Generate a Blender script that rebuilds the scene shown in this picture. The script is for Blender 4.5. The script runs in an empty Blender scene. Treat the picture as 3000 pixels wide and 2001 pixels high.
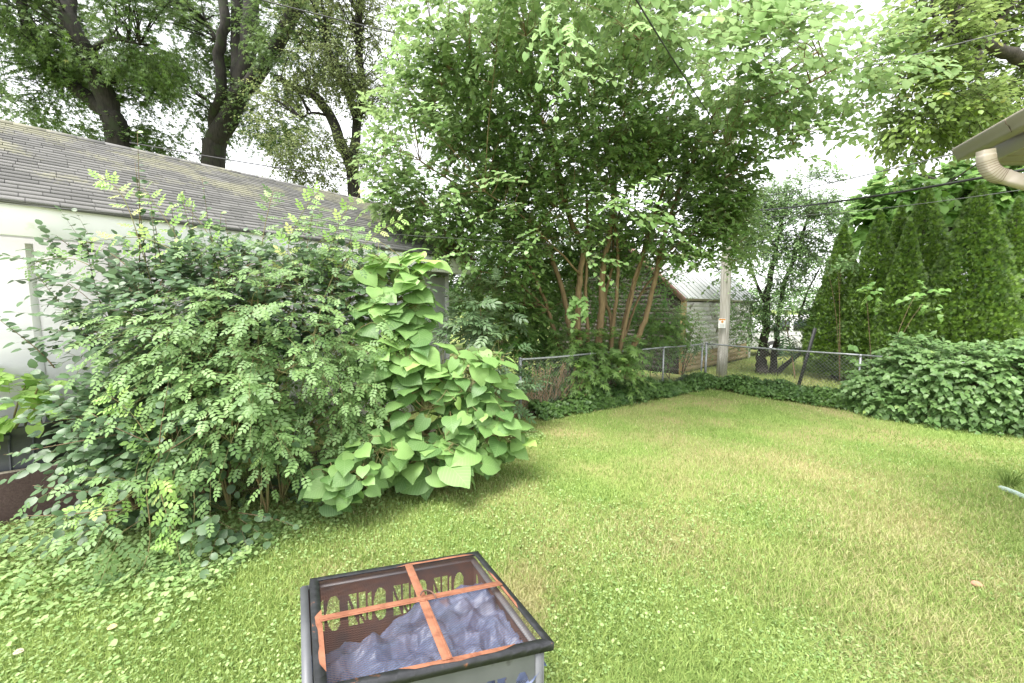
import bpy, bmesh, math, random
import numpy as np
from mathutils import Vector, Matrix
rng = np.random.default_rng(7)
random.seed(7)
sc = bpy.context.scene
col = sc.collection
# ------------------------------------------------------------------ camera, sky, sun, exposure
F = 1167.0; PITCH = math.atan(97.5/F); CH = 2.0
cam = bpy.data.cameras.new('camera'); camo = bpy.data.objects.new('camera', cam); col.objects.link(camo)
cam.sensor_width = 36; cam.lens = F/3000*36; cam.clip_end = 2000; cam.clip_start = 0.05
camo.location = (0, 0, CH); camo.rotation_euler = (math.pi/2-PITCH, 0, 0)
sc.camera = camo
w = bpy.data.worlds.new('World'); sc.world = w; w.use_nodes = True
nt = w.node_tree; nt.nodes.clear()
sky = nt.nodes.new('ShaderNodeTexSky'); sky.sky_type = 'NISHITA'; sky.sun_disc = False
SUN_EL, SUN_AZ = 66, 222       # azimuth measured clockwise from +Y
sky.sun_elevation = math.radians(SUN_EL); sky.sun_rotation = math.radians(SUN_AZ)
sky.dust_density = 1.2; sky.air_density = 1.0; sky.ozone_density = 1
hs = nt.nodes.new('ShaderNodeHueSaturation'); hs.inputs['Saturation'].default_value = 0.10
bg = nt.nodes.new('ShaderNodeBackground'); bg.inputs['Strength'].default_value = 0.15
out = nt.nodes.new('ShaderNodeOutputWorld')
nt.links.new(sky.outputs[0], hs.inputs['Color']); nt.links.new(hs.outputs[0], bg.inputs[0]); nt.links.new(bg.outputs[0], out.inputs[0])
sl = bpy.data.lights.new('sun', 'SUN'); sl.energy = 2.1; sl.angle = math.radians(32); sl.color = (1.0, 0.96, 0.90)
so = bpy.data.objects.new('sun', sl); col.objects.link(so)
az = math.radians(SUN_AZ); el = math.radians(SUN_EL)
sd = Vector((math.sin(az)*math.cos(el), math.cos(az)*math.cos(el), math.sin(el)))
so.rotation_euler = sd.to_track_quat('Z', 'Y').to_euler(); so.location = (0, -5, 20)
sc.view_settings.view_transform = 'Standard'; sc.view_settings.look = 'None'
sc.view_settings.gamma = 1; sc.view_settings.exposure = 1.88
# ------------------------------------------------------------------ helpers
def ray(px, py):
    u = (px-1500)/F; v = (py-1000.5)/F
    return np.array([u, math.cos(PITCH)-v*math.sin(PITCH), -(math.sin(PITCH)+v*math.cos(PITCH))])
def at(px, py, Y):
    r = ray(px, py); return np.array([0, 0, CH])+r*(Y/r[1])
def gr(px, py, z=0.0):
    r = ray(px, py); return np.array([0, 0, CH])+r*((z-CH)/r[2])
def A(*v): return np.array(v, float)
def nz(v): return v/(np.linalg.norm(v, axis=-1, keepdims=True)+1e-12)
def hsh(i, j, k):
    n = (i.astype(np.int64)*374761393+j.astype(np.int64)*668265263+k.astype(np.int64)*2147483647+1274126177) & 0x7fffffff
    n = (n ^ (n >> 13))*1274126177 & 0x7fffffff
    n = (n ^ (n >> 16))
    return (n & 0xffff)/65535.0
def vnoise(p):
    p = np.asarray(p, float); i = np.floor(p).astype(int); f = p-i; f = f*f*(3-2*f)
    r = 0
    for a in (0, 1):
        for b in (0, 1):
            for c in (0, 1):
                wt = (f[..., 0] if a else 1-f[..., 0])*(f[..., 1] if b else 1-f[..., 1])*(f[..., 2] if c else 1-f[..., 2])
                r = r+wt*hsh(i[..., 0]+a, i[..., 1]+b, i[..., 2]+c)
    return r
def fbm(p, o=3):
    p = np.asarray(p, float); s = 0; a = .5; t = 0
    for k in range(o):
        s = s+a*vnoise(p*2**k+17.3*k); t += a; a *= .5
    return s/t
def tag(o, label=None, cat=None, group=None, kind=None):
    if label: o['label'] = label
    if cat: o['category'] = cat
    if group: o['group'] = group
    if kind: o['kind'] = kind
    return o
def thing(name, label, cat, loc=(0, 0, 0), group=None):
    o = bpy.data.objects.new(name, None); col.objects.link(o); o.location = tuple(float(x) for x in loc)
    o.empty_display_size = .1
    return tag(o, label, cat, group)
def link(name, me, mat, parent=None, smooth=False):
    o = bpy.data.objects.new(name, me); col.objects.link(o)
    if mat is not None:
        for m_ in (mat if isinstance(mat, (list, tuple)) else [mat]): me.materials.append(m_)
    if parent is not None:
        o.parent = parent; L = parent
        off = Vector((0, 0, 0))
        while L is not None: off += L.location; L = L.parent
        o.matrix_parent_inverse = Matrix.Identity(4)
        o.location = (0, 0, 0)
        me.transform(Matrix.Translation(-off))       # geometry is written in world coordinates
    if smooth: me.polygons.foreach_set('use_smooth', np.ones(len(me.polygons), bool))
    return o
def npmesh(name, V, loops, sizes, attr=None, midx=None):
    me = bpy.data.meshes.new(name)
    V = np.ascontiguousarray(V, np.float32)
    me.vertices.add(len(V)); me.vertices.foreach_set('co', V.ravel())
    me.loops.add(len(loops)); me.loops.foreach_set('vertex_index', np.ascontiguousarray(loops, np.int32))
    st = np.concatenate([[0], np.cumsum(sizes)[:-1]]).astype(np.int32)
    me.polygons.add(len(sizes)); me.polygons.foreach_set('loop_start', st)
    me.update(calc_edges=True)
    if attr is not None:
        a = me.attributes.new('leafc', 'FLOAT_VECTOR', 'POINT'); a.data.foreach_set('vector', np.ascontiguousarray(attr, np.float32).ravel())
    return me
class MB:
    def __init__(s): s.V = []; s.L = []; s.S = []; s.At = []; s.n = 0
    def add(s, V, faces, at=None):
        V = np.asarray(V, float).reshape(-1, 3)
        for f in faces: s.L.append(np.asarray(f, int)+s.n); s.S.append(len(f))
        s.V.append(V); s.n += len(V); s.At.append(np.zeros((len(V), 3)) if at is None else at)
    def addarr(s, V, loops, sizes, at=None):
        s.L.append(np.asarray(loops)+s.n); s.S.extend(sizes.tolist() if hasattr(sizes, 'tolist') else sizes); s.V.append(V); s.n += len(V)
        s.At.append(np.zeros((len(V), 3)) if at is None else at)
    def box(s, c, sx, sy, sz, ax=None):
        ax = np.eye(3) if ax is None else np.asarray(ax)
        c = np.asarray(c, float)
        pts = [c+ax[0]*sx/2*a+ax[1]*sy/2*b+ax[2]*sz/2*d for d in (-1, 1) for b in (-1, 1) for a in (-1, 1)]
        f = [(0, 2, 3, 1), (4, 5, 7, 6), (0, 1, 5, 4), (2, 6, 7, 3), (0, 4, 6, 2), (1, 3, 7, 5)]
        s.add(pts, f if np.dot(np.cross(ax[0], ax[1]), ax[2]) > 0 else [q[::-1] for q in f])
    def beam(s, a, b, wd, ht, up=(0, 0, 1)):
        a = np.asarray(a, float); b = np.asarray(b, float); d = b-a; l = np.linalg.norm(d); d = d/l
        sd_ = nz(np.cross(d, up)); u = np.cross(sd_, d)
        s.box((a+b)/2, l, wd, ht, [d, sd_, u])
    def tube(s, pts, r, n=8, cap=True):
        pts = np.asarray(pts, float)[None]; r = np.broadcast_to(np.asarray(r, float), pts.shape[1])[None]
        V, lo, si = tubes(pts, r, n); s.addarr(V, lo, si)
        if cap:
            k = pts.shape[1]; b = s.n-k*n
            s.L.append(np.arange(n)[::-1]+b); s.S.append(n); s.L.append(np.arange(n)+b+(k-1)*n); s.S.append(n)
    def prism(s, poly, d):                          # polygon (3d points) extruded along d
        poly = np.asarray(poly, float); n = len(poly); d = np.asarray(d, float)
        f = [tuple(range(n))[::-1], tuple(range(n, 2*n))]+[(i, (i+1) % n, n+(i+1) % n, n+i) for i in range(n)]
        ar = sum(np.cross(poly[i]-poly[0], poly[(i+1) % n]-poly[0]) for i in range(1, n-1))      # keep the faces turned outwards
        s.add(np.concatenate([poly, poly+d]), f if np.dot(ar, d) > 0 else [q[::-1] for q in f])
    def mesh(s, name): return npmesh(name, np.concatenate(s.V), np.concatenate(s.L), np.array(s.S), np.concatenate(s.At))
    def build(s, name, mat, parent=None, smooth=False, bevel=0):
        o = link(name, s.mesh(name), mat, parent, smooth)
        if bevel:
            b = o.modifiers.new('bevel', 'BEVEL'); b.width = bevel; b.segments = 2; b.limit_method = 'ANGLE'
        return o
def tubes(P, R, n=3):
    N, K, _ = P.shape
    T = np.gradient(P, axis=1); T = nz(T)
    ref = np.where(np.abs(nz(P[:, -1]-P[:, 0])[:, 2:3]) > .9, A(1, 0, 0), A(0, 0, 1))[:, None, :]
    s1 = nz(np.cross(T, ref)); s2 = np.cross(T, s1)
    a = np.arange(n)/n*2*np.pi
    V = P[:, :, None, :]+R[:, :, None, None]*(np.cos(a)[:, None]*s1[:, :, None, :]+np.sin(a)[:, None]*s2[:, :, None, :])
    V = V.reshape(-1, 3)
    base = (np.arange(N)[:, None, None]*K+np.arange(K-1)[None, :, None])*n
    j = np.arange(n)[None, None, :]; j2 = (j+1) % n
    q = np.stack([base+j, base+j2, base+n+j2, base+n+j], -1).reshape(-1)
    return V, q, np.full(N*(K-1)*n, 4)
# ------------------------------------------------------------------ materials
def newmat(name):
    m = bpy.data.materials.new(name); m.use_nodes = True; n = m.node_tree
    return m, n, n.nodes['Principled BSDF'], n.nodes.new, n.links.new
def mat(name, c, rough=.6, metal=0, c2=None, scale=8, bump=0, bscale=None, stretch=None, spec=.5, c3=None, s3=2, t3=.6, detail=6):
    m, n, b, nn, lk = newmat(name)
    b.inputs['Roughness'].default_value = rough; b.inputs['Metallic'].default_value = metal
    b.inputs['Specular IOR Level'].default_value = spec
    tc = nn('ShaderNodeTexCoord'); mp = nn('ShaderNodeMapping'); lk(tc.outputs['Object'], mp.inputs[0])
    if stretch: mp.inputs['Scale'].default_value = stretch
    no = nn('ShaderNodeTexNoise'); no.inputs['Scale'].default_value = scale; no.inputs['Detail'].default_value = detail; lk(mp.outputs[0], no.inputs['Vector'])
    src = None
    if c2 is not None:
        r = nn('ShaderNodeValToRGB'); r.color_ramp.elements[0].position = .35; r.color_ramp.elements[1].position = .65
        r.color_ramp.elements[0].color = (*c, 1); r.color_ramp.elements[1].color = (*c2, 1)
        lk(no.outputs[0], r.inputs[0]); src = r.outputs[0]
    if c3 is not None:
        n3 = nn('ShaderNodeTexNoise'); n3.inputs['Scale'].default_value = s3; n3.inputs['Detail'].default_value = 8; lk(tc.outputs['Object'], n3.inputs['Vector'])
        r3 = nn('ShaderNodeValToRGB'); r3.color_ramp.elements[0].position = t3-.05; r3.color_ramp.elements[1].position = t3+.05
        lk(n3.outputs[0], r3.inputs[0]); mx = nn('ShaderNodeMixRGB'); lk(r3.outputs[0], mx.inputs[0])
        if src is not None: lk(src, mx.inputs[1])
        else: mx.inputs[1].default_value = (*c, 1)
        mx.inputs[2].default_value = (*c3, 1); src = mx.outputs[0]
    if src is not None: lk(src, b.inputs['Base Color'])
    else: b.inputs['Base Color'].default_value = (*c, 1)
    if bump:
        bp = nn('ShaderNodeBump'); bp.inputs['Strength'].default_value = bump; bp.inputs['Distance'].default_value = .01
        n2 = nn('ShaderNodeTexNoise'); n2.inputs['Scale'].default_value = bscale or scale*3; n2.inputs['Detail'].default_value = 8; lk(mp.outputs[0], n2.inputs['Vector'])
        lk(n2.outputs[0], bp.inputs['Height']); lk(bp.outputs[0], b.inputs['Normal'])
    return m
def leafmat(name, ca, cb, cy=None, ythr=.93, rough=.42, trans=.35, spec=.45, rib=0.0, back=1.25):
    """leaf colour varies from leaf to leaf (attribute z), a few leaves yellow, pale midrib, paler underside"""
    m, n, b, nn, lk = newmat(name)
    at_ = nn('ShaderNodeAttribute'); at_.attribute_name = 'leafc'
    sp = nn('ShaderNodeSeparateXYZ'); lk(at_.outputs['Vector'], sp.inputs[0])
    r = nn('ShaderNodeValToRGB'); e = r.color_ramp.elements
    e[0].position = 0; e[0].color = (*ca, 1); e[1].position = 0.9; e[1].color = (*cb, 1)
    if cy is not None:
        k = e.new(ythr); k.color = (*cb, 1); k2 = e.new(min(1, ythr+.04)); k2.color = (*cy, 1)
    lk(sp.outputs[2], r.inputs[0]); src = r.outputs[0]
    if rib:
        ab = nn('ShaderNodeMath'); ab.operation = 'ABSOLUTE'; lk(sp.outputs[0], ab.inputs[0])
        # herringbone side veins: |x|*k - y
        m1 = nn('ShaderNodeMath'); m1.operation = 'MULTIPLY_ADD'; lk(ab.outputs[0], m1.inputs[0]); m1.inputs[1].default_value = -.9; lk(sp.outputs[1], m1.inputs[2])
        m2 = nn('ShaderNodeMath'); m2.operation = 'PINGPONG'; lk(m1.outputs[0], m2.inputs[0]); m2.inputs[1].default_value = .07
        mn = nn('ShaderNodeMath'); mn.operation = 'MINIMUM'; lk(ab.outputs[0], mn.inputs[0]); lk(m2.outputs[0], mn.inputs[1])
        mr = nn('ShaderNodeMapRange'); mr.inputs[1].default_value = .004; mr.inputs[2].default_value = .016; mr.inputs[3].default_value = rib; mr.inputs[4].default_value = 0
        lk(mn.outputs[0], mr.inputs[0]); mx = nn('ShaderNodeMixRGB'); lk(mr.outputs[0], mx.inputs[0]); lk(src, mx.inputs[1]); mx.inputs[2].default_value = (.35, .45, .2, 1); src = mx.outputs[0]
    ge = nn('ShaderNodeNewGeometry'); mb = nn('ShaderNodeMixRGB'); mb.blend_type = 'MIX'
    pale = nn('ShaderNodeHueSaturation'); pale.inputs['Saturation'].default_value = .75; pale.inputs['Value'].default_value = back; lk(src, pale.inputs['Color'])
    lk(ge.outputs['Backfacing'], mb.inputs[0]); lk(src, mb.inputs[1]); lk(pale.outputs[0], mb.inputs[2])
    lk(mb.outputs[0], b.inputs['Base Color']); b.inputs['Roughness'].default_value = rough; b.inputs['Specular IOR Level'].default_value = spec
    tr = nn('ShaderNodeBsdfTranslucent'); hv = nn('ShaderNodeHueSaturation'); hv.inputs['Hue'].default_value = .485; hv.inputs['Saturation'].default_value = 1.1; hv.inputs['Value'].default_value = 1.5
    lk(mb.outputs[0], hv.inputs['Color']); lk(hv.outputs[0], tr.inputs[0])
    ms = nn('ShaderNodeMixShader'); ms.inputs[0].default_value = trans*.8
    lk(b.outputs[0], ms.inputs[1]); lk(tr.outputs[0], ms.inputs[2]); lk(ms.outputs[0], n.nodes['Material Output'].inputs[0])
    return m
M = {}
M['bark'] = mat('dark_bark', (.028, .024, .02), .9, c2=(.065, .055, .045), scale=9, bump=1.0, bscale=20, stretch=(3, 3, .6))
M['barkmoss'] = mat('mossy_bark', (.011, .0095, .008), .95, c2=(.030, .026, .021), scale=7, bump=1.0, bscale=18, stretch=(3, 3, .6), c3=(.022, .030, .012), s3=3, t3=.58)
M['stem'] = mat('mulberry_bark', (.15, .10, .048), .85, c2=(.235, .165, .085), scale=7, bump=.6, bscale=20, stretch=(3, 3, .7))
M['twig'] = mat('twig_bark', (.13, .085, .045), .8, c2=(.2, .14, .08), scale=20)
M['greentwig'] = mat('green_cane', (.16, .19, .06), .6, c2=(.24, .17, .08), scale=12)
M['deadtwig'] = mat('dry_stem', (.30, .20, .11), .9, c2=(.42, .3, .18), scale=15)
M['galv'] = mat('galvanised_steel', (.30, .31, .33), .5, .6, c2=(.42, .43, .45), scale=25)
M['galvwire'] = mat('galvanised_wire', (.22, .225, .23), .6, .5, c2=(.32, .325, .33), scale=15)
M['wire'] = mat('black_cable', (.02, .02, .022), .6, c2=(.04, .04, .042), scale=6)
M['wiregrey'] = mat('bare_wire', (.10, .10, .105), .5, c2=(.15, .15, .155), scale=6)
M['white'] = mat('white_painted_board', (.56, .56, .58), .6, c2=(.63, .63, .64), scale=3, bump=.15, bscale=40, c3=(.52, .52, .50), s3=2.2, t3=.66, stretch=(1, 1, 3))
M['fascia'] = mat('white_fascia_paint', (.78, .78, .78), .5, c2=(.82, .82, .82), scale=2, c3=(.60, .60, .50), s3=4, t3=.66)
M['poleWood'] = mat('weathered_pole_wood', (.27, .25, .22), .9, c2=(.47, .45, .41), scale=6, bump=.5, stretch=(6, 6, .35))
M['plastic'] = mat('grey_plastic', (.065, .07, .08), .55, c2=(.085, .09, .10), scale=5, bump=.08, bscale=120)
M['brownfelt'] = mat('brown_felt_mat', (.060, .038, .034), .98, c2=(.085, .056, .05), scale=60, bump=.5, bscale=200, c3=(.11, .075, .06), s3=9, t3=.68)
M['oldwood'] = mat('weathered_board', (.30, .26, .20), .9, c2=(.44, .39, .30), scale=5, stretch=(8, 1, 8), bump=.3)
M['beige'] = mat('beige_aluminium', (.36, .32, .265), .42, c2=(.40, .36, .30), scale=3, c3=(.31, .27, .22), s3=9, t3=.72)
M['beigepink'] = mat('beige_downspout', (.40, .35, .30), .5, c2=(.45, .39, .34), scale=5, c3=(.42, .34, .28), s3=14, t3=.7)
M['beigedark'] = mat('beige_seam_and_crimp_shade', (.20, .15, .12), .6, c2=(.27, .22, .17), scale=30)  # darker beige: gutter seams, and shade coloured onto the elbow crimps
M['soffit'] = mat('soffit_vinyl', (.36, .31, .24), .5, c2=(.39, .34, .27), scale=3)
def rustmix(name, base, thr, s=7):
    return mat(name, base, .5, .3, c2=tuple(x*1.6 for x in base), scale=18, c3=(.33, .13, .06), s3=s, t3=thr, bump=.2, bscale=60)
M['lidblack'] = rustmix('black_steel_with_rust', (.022, .023, .026), .73, 18)
M['rust'] = mat('rusted_steel', (.20, .078, .04), .85, c2=(.30, .125, .07), scale=14, bump=.35, bscale=70, c3=(.18, .065, .035), s3=16, t3=.60)
M['rustmesh'] = mat('rusted_mesh', (.13, .065, .045), .8, c2=(.07, .05, .045), scale=10)
M['darkmesh'] = mat('dark_mesh', (.03, .03, .033), .6, c2=(.05, .045, .045), scale=10)
M['pitgrey'] = mat('grey_painted_steel', (.10, .105, .115), .5, .1, c2=(.135, .14, .15), scale=6, c3=(.06, .06, .06), s3=12, t3=.70, bump=.08)
M['pitrust'] = mat('rusty_inside_steel', (.15, .075, .052), .85, c2=(.09, .058, .05), scale=9, bump=.2)
M['brick'] = mat('broken_brick', (.36, .16, .10), .95, c2=(.45, .25, .17), scale=20, bump=.5)
M['edging'] = mat('pale_green_edging', (.36, .46, .42), .5, c2=(.45, .54, .49), scale=14, c3=(.2, .25, .18), s3=20, t3=.68)
M['soil'] = mat('soil', (.045, .035, .024), 1, c2=(.08, .062, .04), scale=30, bump=.6)
M['carwhite'] = mat('white_car_paint', (.78, .78, .79), .3, c2=(.8, .8, .8), scale=2)
M['glass'] = mat('dark_car_glass', (.05, .06, .07), .08, c2=(.06, .07, .08), scale=2)
M['rubber'] = mat('tyre_rubber', (.02, .02, .02), .85, c2=(.03, .03, .03), scale=20)
M['lamp'] = mat('red_lamp_glass', (.35, .02, .02), .2, c2=(.4, .03, .03), scale=9)
M['asphalt'] = mat('asphalt', (.10, .10, .10), .9, c2=(.14, .14, .14), scale=50)
M['rooftin'] = mat('pale_metal_roof', (.62, .64, .67), .45, 0, c2=(.62, .63, .65), scale=3, stretch=(1, 1, 1))
M['yellowwood'] = mat('yellow_weathered_wood', (.36, .25, .11), .85, c2=(.46, .34, .17), scale=9, stretch=(1, 1, .4), bump=.3)
L = {}
L['mulberry'] = leafmat('mulberry_leaf', (.085, .17, .045), (.20, .32, .09), (.28, .42, .10), .93, rough=.45, trans=.52)
L['mulberry_young'] = leafmat('young_mulberry_leaf', (.17, .30, .09), (.26, .42, .15), (.3, .5, .15), .9, rough=.4, trans=.4, rib=.25)
L['maple'] = leafmat('maple_leaf', (.045, .10, .02), (.11, .20, .035), (.20, .22, .05), .94, rough=.5, trans=.4)
L['olive'] = leafmat('ash_leaf', (.09, .13, .035), (.17, .22, .06), (.26, .25, .07), .93, rough=.5, trans=.4)
L['rtree'] = leafmat('hickory_leaf', (.10, .17, .03), (.21, .31, .06), (.33, .34, .07), .9, rough=.45, trans=.45)
L['catalpa_far'] = leafmat('broad_leaf', (.10, .22, .05), (.19, .34, .08), (.3, .45, .12), .9, rough=.45, trans=.4)
L['buckthorn'] = leafmat('buckthorn_leaf', (.042, .09, .04), (.115, .195, .085), (.21, .36, .09), .955, rough=.42, trans=.25, spec=.5)
L['rose'] = leafmat('rose_leaf', (.085, .165, .05), (.22, .35, .12), (.38, .52, .14), .95, rough=.5, trans=.32)
L['roseyoung'] = leafmat('young_rose_leaf', (.24, .42, .10), (.38, .55, .16), (.5, .55, .2), .9, rough=.5, trans=.4)
L['catalpa'] = leafmat('catalpa_leaf', (.075, .165, .045), (.24, .40, .12), (.40, .58, .16), .92, rough=.5, trans=.35, rib=.26)
L['elder'] = leafmat('ash_sapling_leaf', (.07, .13, .055), (.14, .22, .10), None, rough=.45, trans=.25)
L['small'] = leafmat('elm_leaf', (.10, .19, .06), (.20, .32, .12), (.3, .36, .12), .94, rough=.4, trans=.4)
L['under'] = leafmat('understory_leaf', (.055, .14, .03), (.13, .27, .055), (.3, .34, .08), .93, rough=.5, trans=.4)
L['arb'] = leafmat('arborvitae_spray', (.045, .11, .016), (.19, .32, .045), (.22, .15, .05), .992, rough=.65, trans=.2, back=1.0)
L['vine'] = leafmat('grape_leaf', (.075, .16, .045), (.165, .28, .09), (.32, .45, .13), .93, rough=.45, trans=.3, rib=.15)
L['ivy'] = leafmat('ivy_leaf', (.05, .11, .03), (.14, .25, .06), (.36, .26, .11), .93, rough=.45, trans=.3)
L['clover'] = leafmat('clover_leaf', (.17, .29, .085), (.34, .45, .185), (.45, .48, .2), .96, rough=.6, trans=.35)
L['frond'] = leafmat('sumac_leaf', (.055, .11, .05), (.10, .18, .08), None, rough=.4, trans=.25)
# ------------------------------------------------------------------ leaf templates: x across, y along from the stalk, z up
def template(half, ys, droop=.12, fold=.12, curlx=.0):
    """leaf as midrib line plus left and right edge rows"""
    V = []; n = len(ys)
    for y, h in zip(ys, half):
        z = -droop*y*y
        V += [(-h, y, z+fold*h-curlx*h*h), (0, y, z), (h, y, z+fold*h-curlx*h*h)]
    Fc = []
    for i in range(n-1):
        a = i*3; b = a+3
        Fc += [(a, a+1, b+1, b), (a+1, a+2, b+2, b+1)]
    return np.array(V, float), Fc
def comp(tm, places):
    V = []; Fc = []
    for (x, y, z, ang, s) in places:
        v, f = tm; c, sn = math.cos(ang), math.sin(ang); v = v*s
        q = np.stack([v[:, 0]*c+v[:, 1]*sn+x, -v[:, 0]*sn+v[:, 1]*c+y, v[:, 2]+z], 1)
        b = sum(len(t) for t in V); V.append(q); Fc += [tuple(i+b for i in g) for g in f]
    return np.concatenate(V), Fc
T = {}
T['oval'] = template([.02, .27, .30, .02], [0, .3, .65, 1.0], .15, .18)
T['round'] = template([.06, .36, .40, .25, .02], [0, .22, .55, .85, 1.0], .18, .15)
T['dia'] = template([.01, .30, .01], [0, .45, 1.0], .2, .2)
T['mul'] = template([.16, .38, .36, .20, .02], [-.08, .18, .45, .75, 1.0], .25, .2)
def heart(rows, droop, fold, wob=0, seed=0):
    r = np.random.default_rng(seed)
    V = []; n = len(rows)
    for i, (y, h, back) in enumerate(rows):
        for k, x in enumerate((-1, -.55, 0, .55, 1)):
            yy = y-(back*abs(x)**1.5); xx = h*x
            z = -droop*max(yy, 0)**2+fold*abs(xx)-.30*abs(xx)**2+(r.uniform(-1, 1)*wob if abs(x) > .5 else 0)
            V.append((xx+(r.uniform(-.3, .3)*wob), yy, z))
    Fc = [(i*5+k, i*5+k+1, i*5+k+6, i*5+k+5) for i in range(n-1) for k in range(4)]
    return np.array(V, float), Fc
HR = [(0.0, .28, .17), (.10, .43, .13), (.28, .49, .05), (.48, .45, 0), (.68, .32, 0), (.84, .17, 0), (1, .012, 0)]
T['heart'] = heart(HR, .20, .10, .02)
T['heart2'] = heart(HR, .42, .16, .04, 3)
T['grape'] = heart([(0.0, .30, .12), (.12, .46, .1), (.32, .40, -.02), (.5, .42, .03), (.72, .2, 0), (1, .02, 0)], .35, .12, .03, 5)
lf = template([.02, .27, .27, .01], [0, .3, .65, 1.0], .15, .22)
T['rose'] = comp(lf, [(0, .72, -.05, 0, .36), (0, .56, -.03, 1.0, .33), (0, .56, -.03, -1.0, .33), (0, .36, 0, 1.15, .31), (0, .36, 0, -1.15, .31), (0, .18, 0, 1.25, .26), (0, .18, 0, -1.25, .26)])
lf2 = template([.02, .2, .19, .01], [0, .3, .65, 1.0], .2, .22)
T['ash'] = comp(lf2, [(0, .7, -.05, 0, .42)]+[(0, y, -.02, s*a, q) for (y, a, q) in ((.55, .85, .42), (.33, .95, .40), (.12, 1.05, .34)) for s in (1, -1)])
T['sumac'] = comp(template([.01, .12, .01], [0, .4, 1.0], .2, .3), [(0, .93, -.12, 0, .2)]+[(0, .1+.105*k, -.14*(.1+.105*k)**2, s*(1.35-.04*k), .30-.015*abs(k-3)) for k in range(8) for s in (1, -1)])
def fan():
    q = (np.array([(0, 0, 0), (.11, .5, .03), (0, 1, -.05), (-.11, .5, .03)], float), [(0, 1, 2, 3)]); p_ = []
    for k in range(5):
        a = (k-2)*.42; p_.append((.03*(k-2), 0, .02*((k*5) % 3-1), a, 1-.13*abs(k-2)))
    for s in (1, -1): p_ += [(s*.10, .40, .03, s*1.0, .36), (s*.06, .60, -.02, s*.7, .3), (s*.30, .42, .02, s*1.3, .26)]
    return comp(q, p_)
T['fan'] = fan()
T['maple'] = comp(template([.05, .13, .01], [0, .5, 1.0], .15, .1), [(0, 0, 0, 0, 1.0), (0, .02, 0, .75, .85), (0, .02, 0, -.75, .85), (0, .05, 0, 1.6, .5), (0, .05, 0, -1.6, .5)])
def leafmesh(mb, tm, pos, d, nrm, size, rnd):
    V, Fc = T[tm]; d = nz(d); sd_ = nz(np.cross(d, nrm)); n2 = np.cross(sd_, d)
    W = pos[:, None, :]+size[:, None, None]*(V[None, :, 0:1]*sd_[:, None, :]+V[None, :, 1:2]*d[:, None, :]+V[None, :, 2:3]*n2[:, None, :])
    N = len(pos); nv = len(V)
    fl = np.concatenate([np.array(f) for f in Fc]); fs = np.array([len(f) for f in Fc])
    loops = (np.arange(N)[:, None]*nv+fl[None]).ravel(); sizes = np.tile(fs, N)
    at_ = np.empty((N, nv, 3)); at_[:, :, 0] = V[None, :, 0]; at_[:, :, 1] = V[None, :, 1]; at_[:, :, 2] = rnd[:, None]
    mb.addarr(W.reshape(-1, 3), loops, sizes, at_.reshape(-1, 3))
def rv(n): return nz(rng.normal(size=(n, 3)))
def blobs_from(bl):
    """(px, py, Y, half width px, half height px, half depth m[, weight]) -> world ellipsoids"""
    C = []; R = []; W = []
    for b in bl:
        px, py, Y, a, c, dp = b[:6]
        C.append(at(px, py, Y)); R.append((a/F*Y, dp, c/F*Y)); W.append(b[6] if len(b) > 6 else 1.0)
    return np.array(C), np.array(R), np.array(W)
def sample(bl, n, shell=.5, gap=0.0, gs=1.2, zmin=.05):
    C, R, W = blobs_from(bl)
    wt = np.array([(r[0]*r[1]*r[2])**.75 for r in R])*W; wt /= wt.sum()
    P = []; O = []
    need = n
    while need > 0:
        k = rng.choice(len(C), need, p=wt)
        u = rv(need); rad = rng.random(need)**(1/3.0); rad = rad*(1-shell)+shell*(1-.35*rng.random(need)**1.5)
        rad *= 1+.22*(fbm(u*2.3+C[k]*1.7, 2)-.5)*2
        p = C[k]+u*rad[:, None]*R[k]; o = nz(u/R[k]*R[k].mean())
        ok = (p[:, 2] > zmin)
        if gap > 0: ok &= fbm(p*gs+5.1, 2) > gap
        P.append(p[ok]); O.append(o[ok]); need = n-sum(len(x) for x in P)
        if need > 0: need = max(need, 8)
    return np.concatenate(P)[:n], np.concatenate(O)[:n]
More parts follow.
